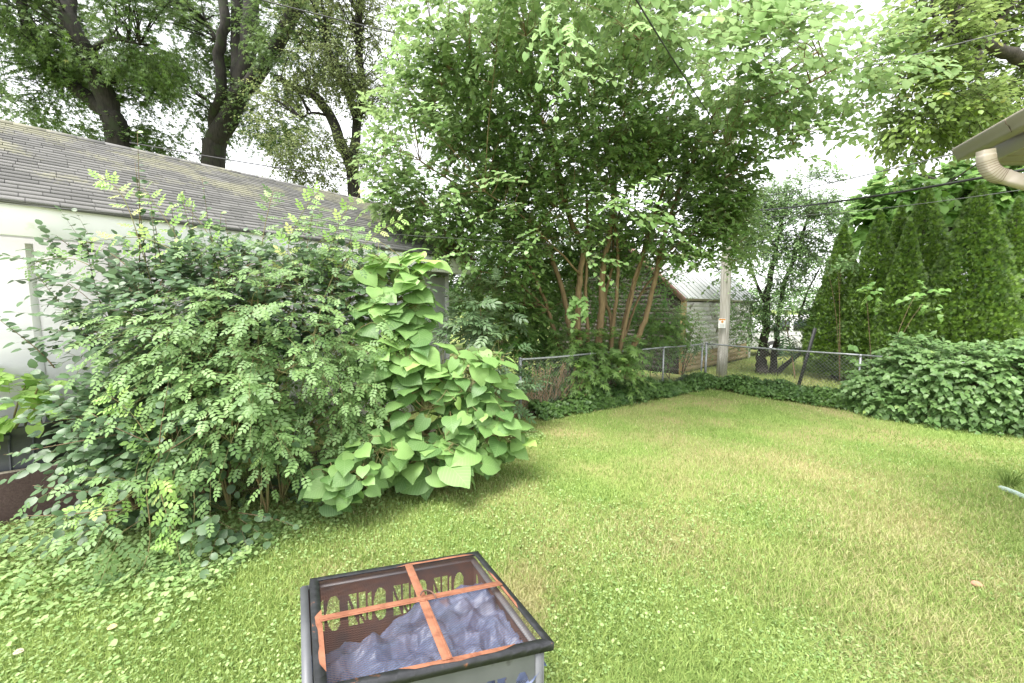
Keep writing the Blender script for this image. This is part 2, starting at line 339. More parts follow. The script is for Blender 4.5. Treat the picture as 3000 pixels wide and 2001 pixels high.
def sprays(mb, tb, P, O, tm, nl, tl, size, up=.2, out=1.0, rand=.6, droop=.25, face=.5, facedir=None, zig=.9, tr=.003, rnd=None, sjit=.3, leafdown=.15, twk=4, tipsmall=.25):
    """twigs rooted at P pointing roughly along O, with nl leaves alternating along each"""
    N = len(P)
    d = nz(O*out+rv(N)*rand+A(0, 0, up)); ln = tl*rng.uniform(.6, 1.35, N)
    t = np.linspace(0, 1, twk)
    pts = P[:, None, :]+d[:, None, :]*(ln[:, None]*t[None])[:, :, None]
    pts[:, :, 2] -= droop*ln[:, None]*t[None]**2
    if tb is not None:
        V, lo, si = tubes(pts, np.broadcast_to(tr*(1-.7*t)[None], (N, twk)), 3); tb.addarr(V, lo, si)
    k = np.arange(nl); s = (k+.8)/nl
    lp = P[:, None, :]+d[:, None, :]*(ln[:, None]*s[None])[:, :, None]; lp[:, :, 2] -= droop*ln[:, None]*s[None]**2
    lp = lp.reshape(-1, 3); dd = np.repeat(d, nl, 0); dd[:, 2] -= np.tile(droop*2*s, N)
    dd = nz(dd); side = nz(np.cross(dd, A(0, 0, 1)+rv(len(dd))*.25)); sg = np.tile(np.where(k % 2, 1, -1), N)[:, None]
    last = np.tile((k == nl-1), N)[:, None]
    ax = nz(dd*(.7+last*1.5)+side*sg*zig*(~last)+rv(len(dd))*.3-A(0, 0, leafdown))
    fd = np.repeat(O, nl, 0) if facedir is None else np.asarray(facedir)[None]
    nr = nz(A(0, 0, 1)*(1-face)+fd*face+rv(len(dd))*.35)
    sz = size*rng.uniform(1-sjit, 1+sjit, len(dd))*(1-tipsmall*np.tile(s, N))
    rr = np.clip(np.repeat(rng.random(N), nl)*.55+rng.random(len(dd))*.45, 0, 1) if rnd is None else rnd(len(dd))
    leafmesh(mb, tm, lp, ax, nr, sz, rr)
def curve(pts, k=4, jit=0.0):
    """smooth resample of a polyline (Catmull-Rom)"""
    p = np.asarray(pts, float)
    if len(p) < 3 and k <= 1: return p
    q = np.vstack([2*p[0]-p[1], p, 2*p[-1]-p[-2]]); o = []
    for i in range(1, len(q)-2):
        for t in np.arange(k)/k:
            o.append(.5*((2*q[i])+(-q[i-1]+q[i+1])*t+(2*q[i-1]-5*q[i]+4*q[i+1]-q[i+2])*t*t+(-q[i-1]+3*q[i]-3*q[i+1]+q[i+2])*t**3))
    o.append(p[-1]); o = np.array(o)
    if jit: o[1:-1] += rng.normal(size=(len(o)-2, 3))*jit
    return o
def limb(tb, pts, r0, r1, n=8, k=4, jit=0.0):
    c = curve(pts, k, jit); t = np.linspace(0, 1, len(c)); tb.tube(c, r0+(r1-r0)*t, n, cap=True); return c
def branches(tb, nodes, tips, r0, r1, arch=.15, n=4):
    """curved branches from the nearest lower skeleton node to each tip"""
    nodes = np.asarray(nodes)
    D_ = np.linalg.norm(tips[:, None]-nodes[None], axis=2); d = D_+np.maximum(0, nodes[None, :, 2]-tips[:, None, 2]+.35*D_)*1.6
    a = nodes[np.argmin(d, 1)]; K = 6; t = np.linspace(0, 1, K)[None, :, None]
    mid = (a+tips)/2+np.stack([rng.normal(0, .08, len(a)), rng.normal(0, .08, len(a)), arch*np.linalg.norm(tips-a, axis=1)], 1)
    P = (1-t)**2*a[:, None]+2*t*(1-t)*mid[:, None]+t*t*tips[:, None]
    R = np.broadcast_to((r0+(r1-r0)*t[0, :, 0])[None], (len(a), K))
    V, lo, si = tubes(P, R, n); tb.addarr(V, lo, si)
    return P.reshape(-1, 3)
# ================================================================== SETTING
def groundmat():
    m, n, b, nn, lk = newmat('lawn_soil_and_thatch')
    b.inputs['Roughness'].default_value = 1; b.inputs['Specular IOR Level'].default_value = .1
    tc = nn('ShaderNodeTexCoord')
    def noise(s, d=8):
        o = nn('ShaderNodeTexNoise'); o.inputs['Scale'].default_value = s; o.inputs['Detail'].default_value = d; lk(tc.outputs['Object'], o.inputs['Vector']); return o
    def ramp(src, a, ca, c, cc):
        r = nn('ShaderNodeValToRGB'); r.color_ramp.elements[0].position = a; r.color_ramp.elements[1].position = c
        r.color_ramp.elements[0].color = (*ca, 1); r.color_ramp.elements[1].color = (*cc, 1); lk(src, r.inputs[0]); return r
    r1 = ramp(noise(45).outputs[0], .35, (.11, .18, .04), .68, (.27, .36, .10))
    r2 = ramp(noise(55).outputs[0], .35, (.24, .22, .09), .68, (.40, .36, .18))
    r3 = ramp(noise(.9).outputs[0], .42, (0, 0, 0), .66, (1, 1, 1))
    mx = nn('ShaderNodeMixRGB'); lk(r3.outputs[0], mx.inputs[0]); lk(r1.outputs[0], mx.inputs[1]); lk(r2.outputs[0], mx.inputs[2])
    lk(mx.outputs[0], b.inputs['Base Color'])
    bp = nn('ShaderNodeBump'); bp.inputs['Strength'].default_value = .8; bp.inputs['Distance'].default_value = .02
    lk(noise(90).outputs[0], bp.inputs['Height']); lk(bp.outputs[0], b.inputs['Normal'])
    return m
mb = MB(); S_ = 400
mb.add([(-S_, -S_, 0), (S_, -S_, 0), (S_, S_, 0), (-S_, S_, 0)], [(0, 1, 2, 3)])
tag(mb.build('ground', groundmat()), kind='structure')
mb = MB(); mb.add([(4, 21.5, .008), (60, 18.0, .008), (60, 23.0, .008), (4, 26.5, .008)], [(0, 1, 2, 3)])
tag(mb.build('road', M['asphalt']), kind='structure')
# bare earth below the shrubs along the garage
mb = MB(); pts = []
for k in range(40):
    a = k/40*2*math.pi; rr = 1+.12*math.sin(3*a+1)+.08*math.sin(7*a)
    c_, s_ = math.cos(a)*2.5*rr, math.sin(a)*.5*rr
    pts.append((-2.9+c_*.657-s_*.754, 4.6+c_*.754+s_*.657, .006))
mb.add(pts, [tuple(range(40))]); tag(mb.build('bare_soil', M['soil']), kind='structure')
# distant treeline
mb = MB()
def far(n, x0, x1, y0, y1, h):
    x = rng.uniform(x0, x1, n); y = rng.uniform(y0, y1, n)
    hh = h*(.55+.6*fbm(np.stack([x*.05, y*.02, x*0], 1), 3))
    p = np.stack([x, y, hh*rng.random(n)**.7], 1)
    leafmesh(mb, 'dia', p, rv(n), rv(n)+A(0, -.6, .6), rng.uniform(.3, .6, n), rng.random(n)*.9)
far(42000, -90, 170, 85, 110, 7.5)
tag(mb.build('distant_treeline', L['under']), 'hazy green tree line on the horizon beyond the garden', 'treeline', kind='stuff')
# ================================================================== GARAGE
ga = A(-.83, 8.2, 0); gd = A(-.657, -.754, 0); gn = A(-.754, .657, 0); UP = A(0, 0, 1)
GL = 9.5; ZB, ZT = 2.68, 3.01; RD, RZ = 3.0, 4.55
G = thing('garage', 'long white board garage with a grey shingle roof behind the shrubs', 'garage', ga+gn*.45)
m_ = MB(); ov = .45; cap_ = .22
wa = ga+gn*ov+gd*cap_; wb = ga+gd*GL+gn*ov
m_.prism([wa, wb, wb+gn*.12, wa+gn*.12], UP*2.74)
we = wa+gn*.121; m_.prism([we, we+gn*5.0, we+gn*5.0+gd*.1, we+gd*.1], UP*2.74)
wl = m_.build('wall', M['white'], G)
# battens over the panel joints
m_ = MB(); s0 = .0
for k in range(16):
    c = wa+gd*(.05+.61*k)-gn*.008; m_.box(c+gn*.003+UP*1.33, .055 if k % 2 else .10, .011, 2.66, [gd, gn, UP])
m_.build('batten', M['white'], G, bevel=.003)
m_ = MB(); fa = ga; m_.prism([fa+UP*ZB, fa+gd*GL+UP*ZB, fa+gd*GL+gn*.04+UP*ZB, fa+gn*.04+UP*ZB], UP*(ZT-ZB))
m_.build('fascia', M['fascia'], G, bevel=.004)
m_ = MB(); q0 = fa+gn*.043+UP*(ZB+.03); m_.prism([q0, q0+gd*GL, q0+gd*GL+gn*(ov-.045), q0+gn*(ov-.045)], UP*.02)
m_.build('soffit', M['white'], G)
# rake board and gable triangle at the far end
m_ = MB(); e = ga+gd*cap_+gn*ov
m_.prism([e+UP*2.745, e+gn*(2*RD-2*ov)+UP*2.745, ga+gd*cap_+gn*RD+UP*(RZ-.12)], gd*.08); m_.build('gable', M['white'], G)
m_ = MB(); r0_ = ga+UP*(ZT-.04); r1_ = ga+gn*RD+UP*(RZ-.04); r2_ = ga+gn*2*RD+UP*(ZT-.04)
for p_, q_ in ((r0_, r1_), (r1_, r2_)): m_.beam(p_-UP*.1, q_-UP*.1, .035, .19, UP)
m_.build('rake_board', M['white'], G)
# shingled roof: overlapping courses
def shinglemat():
    m, n, b, nn, lk = newmat('asphalt_shingle'); b.inputs['Roughness'].default_value = .95; b.inputs['Specular IOR Level'].default_value = .25
    a_ = nn('ShaderNodeAttribute'); a_.attribute_name = 'leafc'; sp = nn('ShaderNodeSeparateXYZ'); lk(a_.outputs['Vector'], sp.inputs[0])
    tc = nn('ShaderNodeTexCoord')
    n1 = nn('ShaderNodeTexNoise'); n1.inputs['Scale'].default_value = 160; n1.inputs['Detail'].default_value = 3; lk(tc.outputs['Object'], n1.inputs['Vector'])
    n2 = nn('ShaderNodeTexNoise'); n2.inputs['Scale'].default_value = 1.3; n2.inputs['Detail'].default_value = 9; lk(tc.outputs['Object'], n2.inputs['Vector'])
    r = nn('ShaderNodeValToRGB'); r.color_ramp.elements[0].color = (.12, .118, .116, 1); r.color_ramp.elements[1].color = (.195, .190, .186, 1); lk(sp.outputs[2], r.inputs[0])
    mx = nn('ShaderNodeMixRGB'); mx.blend_type = 'OVERLAY'; mx.inputs[0].default_value = .55; lk(r.outputs[0], mx.inputs[1]); lk(n1.outputs[0], mx.inputs[2])
    # lichen, thicker towards the ridge
    ad = nn('ShaderNodeMath'); ad.operation = 'MULTIPLY_ADD'; lk(sp.outputs[1], ad.inputs[0]); ad.inputs[1].default_value = .30; lk(n2.outputs[0], ad.inputs[2])
    n3 = nn('ShaderNodeTexNoise'); n3.inputs['Scale'].default_value = 28; n3.inputs['Detail'].default_value = 6; lk(tc.outputs['Object'], n3.inputs['Vector'])
    ad2 = nn('ShaderNodeMath'); ad2.operation = 'MULTIPLY_ADD'; lk(n3.outputs[0], ad2.inputs[0]); ad2.inputs[1].default_value = .45; lk(ad.outputs[0], ad2.inputs[2])
    rr = nn('ShaderNodeValToRGB'); rr.color_ramp.elements[0].position = .90; rr.color_ramp.elements[1].position = 1.0; rr.color_ramp.elements[1].color = (.62, .62, .62, 1); lk(ad2.outputs[0], rr.inputs[0])
    m2 = nn('ShaderNodeMixRGB'); lk(rr.outputs[0], m2.inputs[0]); lk(mx.outputs[0], m2.inputs[1]); m2.inputs[2].default_value = (.30, .29, .20, 1)
    lk(m2.outputs[0], b.inputs['Base Color'])
    bp = nn('ShaderNodeBump'); bp.inputs['Strength'].default_value = .5; bp.inputs['Distance'].default_value = .004; lk(n1.outputs[0], bp.inputs['Height']); lk(bp.outputs[0], b.inputs['Normal'])
    return m
SHING = shinglemat()
m_ = MB(); sl_ = math.hypot(RD+.06, RZ-ZT); NC = 27
ex = nz(gn*RD+UP*(RZ-ZT)); enr = nz(np.cross(gd, ex)); enr = enr if enr[2] > 0 else -enr
r0_ = ga-gn*.06+UP*(ZT-.02)-gd*.10
for c in range(NC):
    a0 = c/NC*sl_; a1 = (c+1)/NC*sl_; x = -rng.uniform(0, .3)
    while x < GL+.1:
        wdt = rng.uniform(.14, .32); x1 = min(x+wdt, GL+.1); xa = max(x, 0); rnd_ = rng.random(); dz = rng.uniform(0, .002)
        jy = rng.normal(0, .0015)
        if x1 > xa+.01:
            g = .005; lo_ = a0-.004+jy; hi_ = a1+.01
            B0 = r0_+gd*(xa+g/2)+ex*lo_+enr*(.0135+dz); B1 = r0_+gd*(x1-g/2)+ex*lo_+enr*(.0135+dz)
            T1 = r0_+gd*(x1-g/2)+ex*hi_+enr*.0015; T0 = r0_+gd*(xa+g/2)+ex*hi_+enr*.0015
            B2 = B0-enr*.0155; B3 = B1-enr*.0155
            m_.add([B0, B1, T1, T0, B2, B3], [(0, 1, 2, 3), (4, 5, 1, 0)], np.tile(A(0, c/NC, rnd_), (6, 1)))
        x = x1 if x1 > x else x+wdt
# deck below and the far slope
o0 = r0_-enr*.004; m_.add([o0, o0+gd*(GL+.1), o0+gd*(GL+.1)+ex*sl_, o0+ex*sl_], [(0, 1, 2, 3)])
ex2 = nz(gn*RD-UP*(RZ-ZT)); t0_ = r0_+ex*sl_; m_.add([t0_-enr*.004, t0_+gd*(GL+.1)-enr*.004, t0_+gd*(GL+.1)+ex2*sl_, t0_+ex2*sl_], [(3, 2, 1, 0)])
# drip edge
m_.prism([r0_-enr*.03, r0_-enr*.006, r0_+ex*.05-enr*.006, r0_+ex*.05-enr*.03], gd*(GL+.1))
rf = m_.build('roof', SHING, G)
m_ = MB(); x = 0
while x < GL:
    p_ = t0_+gd*x; wd_ = .30; at_ = np.tile(A(0, .6, rng.random()), (10, 1))
    a = p_-ex*.13+enr*.018; b2 = p_+UP*.022; c2 = p_+ex2*.13+nz(np.cross(ex2, gd))*.018
    m_.add([a, b2, c2, a+gd*wd_, b2+gd*wd_, c2+gd*wd_, a-UP*.012, a-UP*.012+gd*wd_, c2-UP*.012, c2-UP*.012+gd*wd_], [(0, 1, 4, 3), (1, 2, 5, 4), (6, 0, 3, 7), (2, 8, 9, 5), (6, 8, 2, 1, 0)], at_)
    x += wd_-.003
m_.build('ridge_cap', SHING, rf)
# ================================================================== OLD SHED
sa = A(5.09, 11.89, 0); e1 = nz(A(4.33, 3.93, 0)); e2 = A(-e1[1], e1[0], 0); SW = 5.0; SLn = 5.85; SZ = 2.42; SR = 4.75
SH = thing('old_shed', 'weathered clapboard shed with a pale metal roof behind the corner of the fence', 'shed', sa)
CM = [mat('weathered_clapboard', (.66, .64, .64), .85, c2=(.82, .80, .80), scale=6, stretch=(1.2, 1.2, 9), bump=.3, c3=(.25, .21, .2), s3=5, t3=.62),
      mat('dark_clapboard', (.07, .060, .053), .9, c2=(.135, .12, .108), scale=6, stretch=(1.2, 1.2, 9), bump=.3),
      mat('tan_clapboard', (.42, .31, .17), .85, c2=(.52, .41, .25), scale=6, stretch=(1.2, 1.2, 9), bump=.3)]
def clap(o, d, nrm, ln, z0, z1, pick, name, clipf=None):
    ms = [MB(), MB(), MB()]; z = z0; k = 0; cs = .14
    while z < z1:
        h = min(cs, z1-z); l0, l1 = (0, ln) if clipf is None else clipf(z+h)
        if l1-l0 > .1:
            p = o+d*l0; q = o+d*l1
            cur = l0
            while cur < l1:
                nx = min(cur+rng.uniform(1.2, 2.6), l1); a = o+d*(cur+.002); b2 = o+d*(nx-.002); dz = rng.normal(0, .003)
                pr = [a+UP*(z+dz)+nrm*.030, a+UP*(z+dz), a+UP*(z+h+.01), a+UP*(z+h+.01)+nrm*.008]
                ms[pick(k, z)].prism(pr, b2-a); cur = nx
        z += h; k += 1
    out_ = []
    for i in range(3):
        if ms[i].n: out_.append(ms[i].build(name, CM[i], SH))
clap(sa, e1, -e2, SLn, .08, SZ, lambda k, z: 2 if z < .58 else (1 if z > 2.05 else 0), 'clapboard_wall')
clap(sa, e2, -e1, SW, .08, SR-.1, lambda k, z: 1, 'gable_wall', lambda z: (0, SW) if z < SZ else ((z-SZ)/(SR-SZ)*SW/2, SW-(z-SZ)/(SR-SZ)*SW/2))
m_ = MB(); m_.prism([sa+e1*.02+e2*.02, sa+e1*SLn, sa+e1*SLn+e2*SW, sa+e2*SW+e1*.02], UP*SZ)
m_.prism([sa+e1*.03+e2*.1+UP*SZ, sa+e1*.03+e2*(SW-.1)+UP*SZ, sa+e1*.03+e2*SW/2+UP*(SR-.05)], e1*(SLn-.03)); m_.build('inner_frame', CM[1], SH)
m_ = MB(); m_.box(sa+UP*1.2-e2*.03-e1*.02, .17, .10, 2.36, [e1, e2, UP]); m_.build('corner_board', M['yellowwood'], SH, bevel=.004)
m_ = MB(); m_.box(sa+e1*SLn+UP*1.2-e2*.03, .10, .09, 2.36, [e1, e2, UP]); m_.build('corner_board', CM[0], SH, bevel=.004)
m_ = MB()
rs = nz(e2*SW/2+UP*(SR-SZ)); rn = nz(np.cross(e1, rs)); rn = rn if rn[2] > 0 else -rn; Ls = math.hypot(SW/2, SR-SZ)
o_ = sa-e1*.25-rs*.25+UP*(SZ+.03)
for sgn in (0, 1):
    if sgn == 0: o2, r2, n2 = o_, rs, rn
    else:
        r2 = nz(-e2*SW/2+UP*(SR-SZ)); n2 = nz(np.cross(r2, e1)); n2 = n2 if n2[2] > 0 else -n2; o2 = sa+e2*SW-e1*.25-r2*.25+UP*(SZ+.03)
    m_.prism([o2, o2+e1*(SLn+.5), o2+e1*(SLn+.5)+r2*(Ls+.25), o2+r2*(Ls+.25)], n2*.02)
    for k in range(17):
        c = o2+e1*(.05+k*(SLn+.4)/16)+n2*.021; m_.prism([c, c+e1*.05, c+e1*.04+n2*.03, c+e1*.01+n2*.03], r2*(Ls+.24))
m_.build('roof', M['rooftin'], SH)
m_ = MB()
m_.beam(o_-rn*.06+e1*.01, o_+rs*(Ls+.25)-rn*.06+e1*.01, .04, .15, rn); m_.build('rake_board', mat('faded_red_board', (.23, .12, .10), .9, c2=(.30, .19, .16), scale=9), SH)
m_ = MB(); m_.beam(o_+rs*.05-rn*.05, o_+rs*.05-rn*.05+e1*(SLn+.5), .03, .10, UP); m_.build('fascia', M['oldwood'], SH)
# ================================================================== CAR beyond the shed
CR = A(9.9, 17.0, 0); cx = nz(A(1, -.06, 0)); cy = A(-cx[1], cx[0], 0)
CRo = thing('parked_car', 'white van parked on grass beyond the shed and the small tree', 'van', CR)
prof = [(-.15, .38), (-.12, .95), (.1, 1.05), (.75, 1.62), (.95, 1.70), (4.4, 1.72), (4.62, 1.5), (4.7, .95), (4.72, .38)]
def cpt(x, z, s=0): return CR+cx*x+UP*z+cy*s
m_ = MB(); m_.prism([cpt(x, z, -.85) for x, z in prof], cy*1.7); m_.build('body', M['carwhite'], CRo, bevel=.05)
m_ = MB()
for x0, x1, x2, x3 in ((.55, 1.35, 1.35, .98), (1.5, 2.45, 2.45, 1.5), (2.6, 3.5, 3.5, 2.6), (3.65, 4.35, 4.3, 3.65)):
    m_.prism([cpt(x0, 1.1, -.875), cpt(x1, 1.1, -.875), cpt(x2, 1.53, -.875), cpt(x3, 1.53, -.875)], cy*.04)
m_.build('side_windows', M['glass'], CRo)
for x in (.75, 3.75):
    m_ = MB(); m_.tube([cpt(x, .34, -.9), cpt(x, .34, -.62)], .34, 24); wl_ = m_.build('wheel', M['rubber'], CRo)
    m_ = MB(); m_.tube([cpt(x, .34, -.915), cpt(x, .34, -.85)], .2, 20); m_.build('rim', M['galv'], wl_)
m_ = MB(); m_.box(cpt(2.3, .36, -.5), 4.6, .75, .1, [cx, cy, UP]); m_.build('sill', M['rubber'], CRo)
for x in (-.12, 4.69):
    m_ = MB(); m_.box(cpt(x, .9, -.72), .08, .28, .16, [cx, cy, UP]); m_.build('lamp', M['lamp'] if x > 0 else M['glass'], CRo, bevel=.01)
# ================================================================== CHAIN LINK FENCES
FH = 1.08
PL = gr(1524, 1226); PC = gr(2065, 1127); PR = gr(2510, 1198)
def onray(px, a, b):
    r = ray(px, 1000); t = (a[0]*r[1]-a[1]*r[0])/(r[0]*(b[1]-a[1])-r[1]*(b[0]-a[0])); return a+(b-a)*t
def chain(name, label, runs, posts):
    R_ = thing(name, label, 'fence', runs[0][0])
    for p, thick in posts:
        m_ = MB(); m_.tube([p, p+UP*(FH+.01)], .030 if thick else .021, 12)
        if thick: m_.tube([p+UP*(FH+.01), p+UP*(FH+.03), p+UP*(FH+.045)], [.034, .032, .008], 12)
        else: m_.tube([p+UP*(FH-.03), p+UP*(FH+.015)], .028, 12)
        m_.build('post', M['galv'], R_, smooth=False)
    m_ = MB()
    for a, b, rail in runs:
        if not rail: continue
        c = curve([a+UP*FH, a+(b-a)*.5+UP*(FH-.012), b+UP*FH], 6); m_.tube(c, .0185, 10)
        k = int(np.linalg.norm(b-a)/3)
        for i in range(1, k+1):
            q = a+(b-a)*(i/(k+1)); d = nz(b-a); m_.tube([q+UP*(FH-.008)-d*.06, q+UP*(FH-.008)+d*.06], .022, 10)
    m_.build('top_rail', M['galv'], R_, smooth=True)
    P_ = []
    for a, b, rail in runs:
        Ln = np.linalg.norm(b-a); d = (b-a)/Ln; H0, H1 = .02, FH-.01; hh = H1-H0; st = .072; nrm = A(d[1], -d[0], 0)
        x = -hh
        while x < Ln:
            for sg in (1, -1):
                xa, xb = x, x+hh; za, zb_ = (H0, H1) if sg > 0 else (H1, H0)
                ta = max(0, (0-xa)/hh); tb_ = min(1, (Ln-xa)/hh)
                if tb_-ta < .03: continue
                p0 = a+d*(xa+hh*ta)+UP*(za+(zb_-za)*ta); p1 = a+d*(xa+hh*tb_)+UP*(za+(zb_-za)*tb_)
                P_.append((p0-nrm*.003*sg, p1-nrm*.003*sg))
            x += st
    P_ = np.array(P_); V, lo, si = tubes(P_, np.full((len(P_), 2), .0019), 4); m_ = MB(); m_.addarr(V, lo, si)
    for a, b, rail in runs:                          # twisted barbs at the top selvage
        Ln = np.linalg.norm(b-a); d = (b-a)/Ln; k = np.arange(0, Ln, .072)
        q = a+d*k[:, None]+UP*(FH-.01); pp = np.stack([q-d*.012, q+UP*.035+d*.004], 1)
        V, lo, si = tubes(pp, np.full((len(pp), 2), .0019), 3); m_.addarr(V, lo, si)
    m_.build('wire_mesh', M['galvwire'], R_)
gcorner = ga+gn*.5+gd*.1
p1730 = onray(1730, PL, PC); p1945 = onray(1945, PL, PC)
chain('chain_link_fence', 'chain link fence in front of the mulberry stems running from garage to corner', [(PL, p1730, True), (p1730, p1945, True), (p1945, PC-(PC-p1945)*.09, True), (gcorner, PL, False)],
      [(PL, True), (p1730, False), (p1945, False), (onray(2062, PL, PC)-(PC-PL)*.01, False)])
ER = PR+(PR-PC)*1.0
chain('chain_link_fence', 'chain link fence in front of the arborvitae running right from the corner post', [(PC, PR, True), (PR, ER, True)], [(PC, True), (PR, False), (ER, False)])
m_ = MB(); bp0 = at(2345, 1110, 9.9); bp1 = at(2388, 962, 9.9); bp0 = bp0+(bp1-bp0)*(-bp0[2]/(bp1[2]-bp0[2])); m_.beam(bp0, bp1, .06, .035, A(0, -1, 0)); m_.beam(bp0+A(.03, .02, 0), bp1+A(.03, .02, 0), .02, .07, A(0, -1, 0))
tag(m_.build('leaning_post', M['wire']), 'black iron post leaning behind the fence beside the arborvitae', 'post')
# ================================================================== UTILITY POLE AND WIRES
pb = gr(2113, 1106); PT = 8.3
UPo = thing('utility_pole', 'grey weathered wooden utility pole behind the fence corner', 'utility pole', pb)
m_ = MB(); zz = np.linspace(0, PT, 14); m_.tube(np.stack([pb[0]+.02*np.sin(zz), pb[1]+zz*0, zz], 1), .14-.028*zz/PT, 24); pole = m_.build('pole', M['poleWood'], UPo, smooth=True)
sgn_c = at(2116, 947, pb[1]-.155); fw = nz(A(-pb[0]*.55, -pb[1], 0)); sx = A(-fw[1], fw[0], 0)
def plate(mb, c, wd, ht, off, curveR=.138):
    K = 7; V = []
    for j in (0, 1):
        for i in range(K):
            t = (i/(K-1)-.5)*wd; V.append(c+sx*t+fw*(off-(t*t)/(2*curveR))+UP*(ht*(j-.5)))
    mb.add(V, [(i, i+1, K+i+1, K+i) for i in range(K-1)]+[(i, K+i, K+i+1, i+1) for i in range(0)])
def sg(name, wd, ht, dx, dz, off, m, par):
    q = MB(); plate(q, sgn_c+UP*dz+sx*dx, wd, ht, off); return q.build(name, m, par)
sm_w = mat('white_sign_face', (.78, .78, .76), .4, c2=(.72, .72, .70), scale=20); sm_o = mat('orange_sign_band', (.60, .27, .04), .45, c2=(.5, .2, .03), scale=20); sm_k = mat('grey_sign_print', (.22, .22, .24), .5, c2=(.3, .3, .3), scale=30)
sn = sg('warning_sign', .185, .27, 0, 0, .0, sm_w, UPo)
sg('header_band', .165, .04, 0, .105, .003, sm_o, sn)
q = MB(); cc = sgn_c+UP*.040+fw*.004
q.add([cc-sx*.038, cc-UP*.038, cc+sx*.038, cc+UP*.038], [(0, 1, 2, 3)]); q.build('diamond_symbol', sm_o, sn)
q = MB()
for k in range(4): plate(q, sgn_c-UP*(.028+.026*k)+sx*(.004 if k % 2 else -.004), .13-.02*(k % 2), .008, .003)
q.build('print_lines', sm_k, sn)
WG = 'overhead wires strung from the utility pole'
def wireto(label, pa, zpx, B, r, sag, m='wire', wob=0):
    P0 = A(pb[0], pb[1]-.1, 0); P0[2] = at(2118, zpx, pb[1])[2]; B = np.asarray(B, float); t = np.linspace(0, 1, 30)[:, None]
    c = P0*(1-t)+B*t; c[:, 2] -= sag*4*(t*(1-t))[:, 0]
    q = MB(); q.tube(c, r, 6); return tag(q.build('power_line', M[m], smooth=True), label, 'wire', WG)
wireto('thick twisted black cable running right from the pole towards the house eave', 0, 622, at(3060, 486, 4.2), .016, .10)
q = bpy.data.objects['power_line']; q.name = 'power_line'
wireto('thin grey wire above the thick cable, crossing open sky to the gutter end', 0, 590, at(2800, 449, 3.9), .007, .06, 'wiregrey')
wireto('thin faint wire crossing in front of the arborvitae tops', 0, 640, at(3100, 540, 5.5), .005, .12, 'wiregrey')
wireto('thin wire high at the top right in front of the dark limb', 0, 285, at(3100, 52, 5), .008, .05, 'wiregrey')
wireto('black service cable running steeply down through the mulberry crown from the top edge', 0, 420, at(1828, -60, 3.0), .0075, .12)
wireto('cable crossing the top left between the twin maple trunks and the mulberry', 0, 240, at(640, -35, 9), .012, .35)
wireto('black cable passing low over the garage ridge behind the whips', 0, 640, at(380, 418, 7.8), .011, .22)
wireto('thin line crossing in front of the white garage fascia', 0, 735, at(-150, 583, 3.4), .003, .10, 'wiregrey')
# ================================================================== HOUSE EAVE (upper right)
zg = 3.42; A0 = gr(2788, 437, zg); A1 = gr(3000, 316, zg); hd = nz(A1-A0); hl = A(-hd[1], hd[0], 0)
hl = hl if hl[0] < 0 else -hl                       # towards the left, away from the house
HS = thing('house_eave', 'beige house eave with gutter and downspout at the upper right', 'house', A0-UP*zg-hl*1.2)
prf = [(-.118, 0), (-.118, -.105), (-.045, -.105), (-.036, -.088), (-.030, -.066), (-.008, -.040), (-.003, -.022), (0, -.016), (0, 0), (-.006, 0), (-.006, -.014), (-.112, -.014), (-.112, 0)]
m_ = MB(); m_.prism([A0+hl*q_+UP*z_ for q_, z_ in prf], hd*3.2); m_.build('gutter', M['beige'], HS)
m_ = MB(); m_.prism([A0+hd*.012-hl*.21+UP*(-.03), A0+hd*.012-hl*.19+UP*(-.03), A0+hd*.012-hl*.19+UP*(-.185), A0+hd*.012-hl*.21+UP*(-.185)], hd*3.2); m_.build('fascia', M['beige'], HS)
m_ = MB(); s0_ = A0+hd*.012-hl*.212+UP*(-.175); back = A(1, -.03, 0)
m_.prism([s0_, s0_+back*2.2, s0_+back*2.2+hd*2.4, s0_+hd*2.4], UP*.02)
for k in range(16):
    p_ = s0_+hd*(.09+.15*k)-UP*.004; m_.prism([p_, p_+hd*.012, p_+hd*.012+UP*.005, p_+UP*.005], back*2.2)
m_.build('soffit', M['soffit'], HS)
m_ = MB(); q0 = A0-hl*.10+UP*.012; upn = nz(-hl+UP*.42); m_.prism([q0, q0+hd*3.2, q0+hd*3.2+upn*2.4, q0+upn*2.4], UP*.02); m_.build('roof', SHING, HS)
# downspout with crimped elbow
Yd = (A0+hd*.30)[1]; path = [at(2888, 440, 3.19), at(2889, 462, 3.19), at(2893, 482, 3.19), at(2904, 500, 3.18), at(2922, 513, 3.17), at(2945, 519, 3.15), at(3010, 536, 3.08), at(3200, 588, 2.95)]
pth = curve(path, 6); tn = nz(np.gradient(pth, axis=0)); bn = nz(A(.08, 1, .05)); m_ = MB(); ring = []
for i, (p_, t_) in enumerate(zip(pth, tn)):
    sd_ = nz(np.cross(t_, bn)); crimp = 1+.09*(i % 2)*(1 if 4 < i < 30 else 0)
    for a_, b_ in ((-1, -.7), (-.8, -1), (.8, -1), (1, -.7), (1, .7), (.8, 1), (-.8, 1), (-1, .7)):
        ring.append(p_+sd_*a_*.047*crimp+bn*b_*.036*crimp)
n_ = len(pth); m_.add(ring, [(i*8+j, i*8+(j+1) % 8, (i+1)*8+(j+1) % 8, (i+1)*8+j) for i in range(n_-1) for j in range(8)])
dsp = m_.build('downspout', M['beigepink'], HS)
m_ = MB()
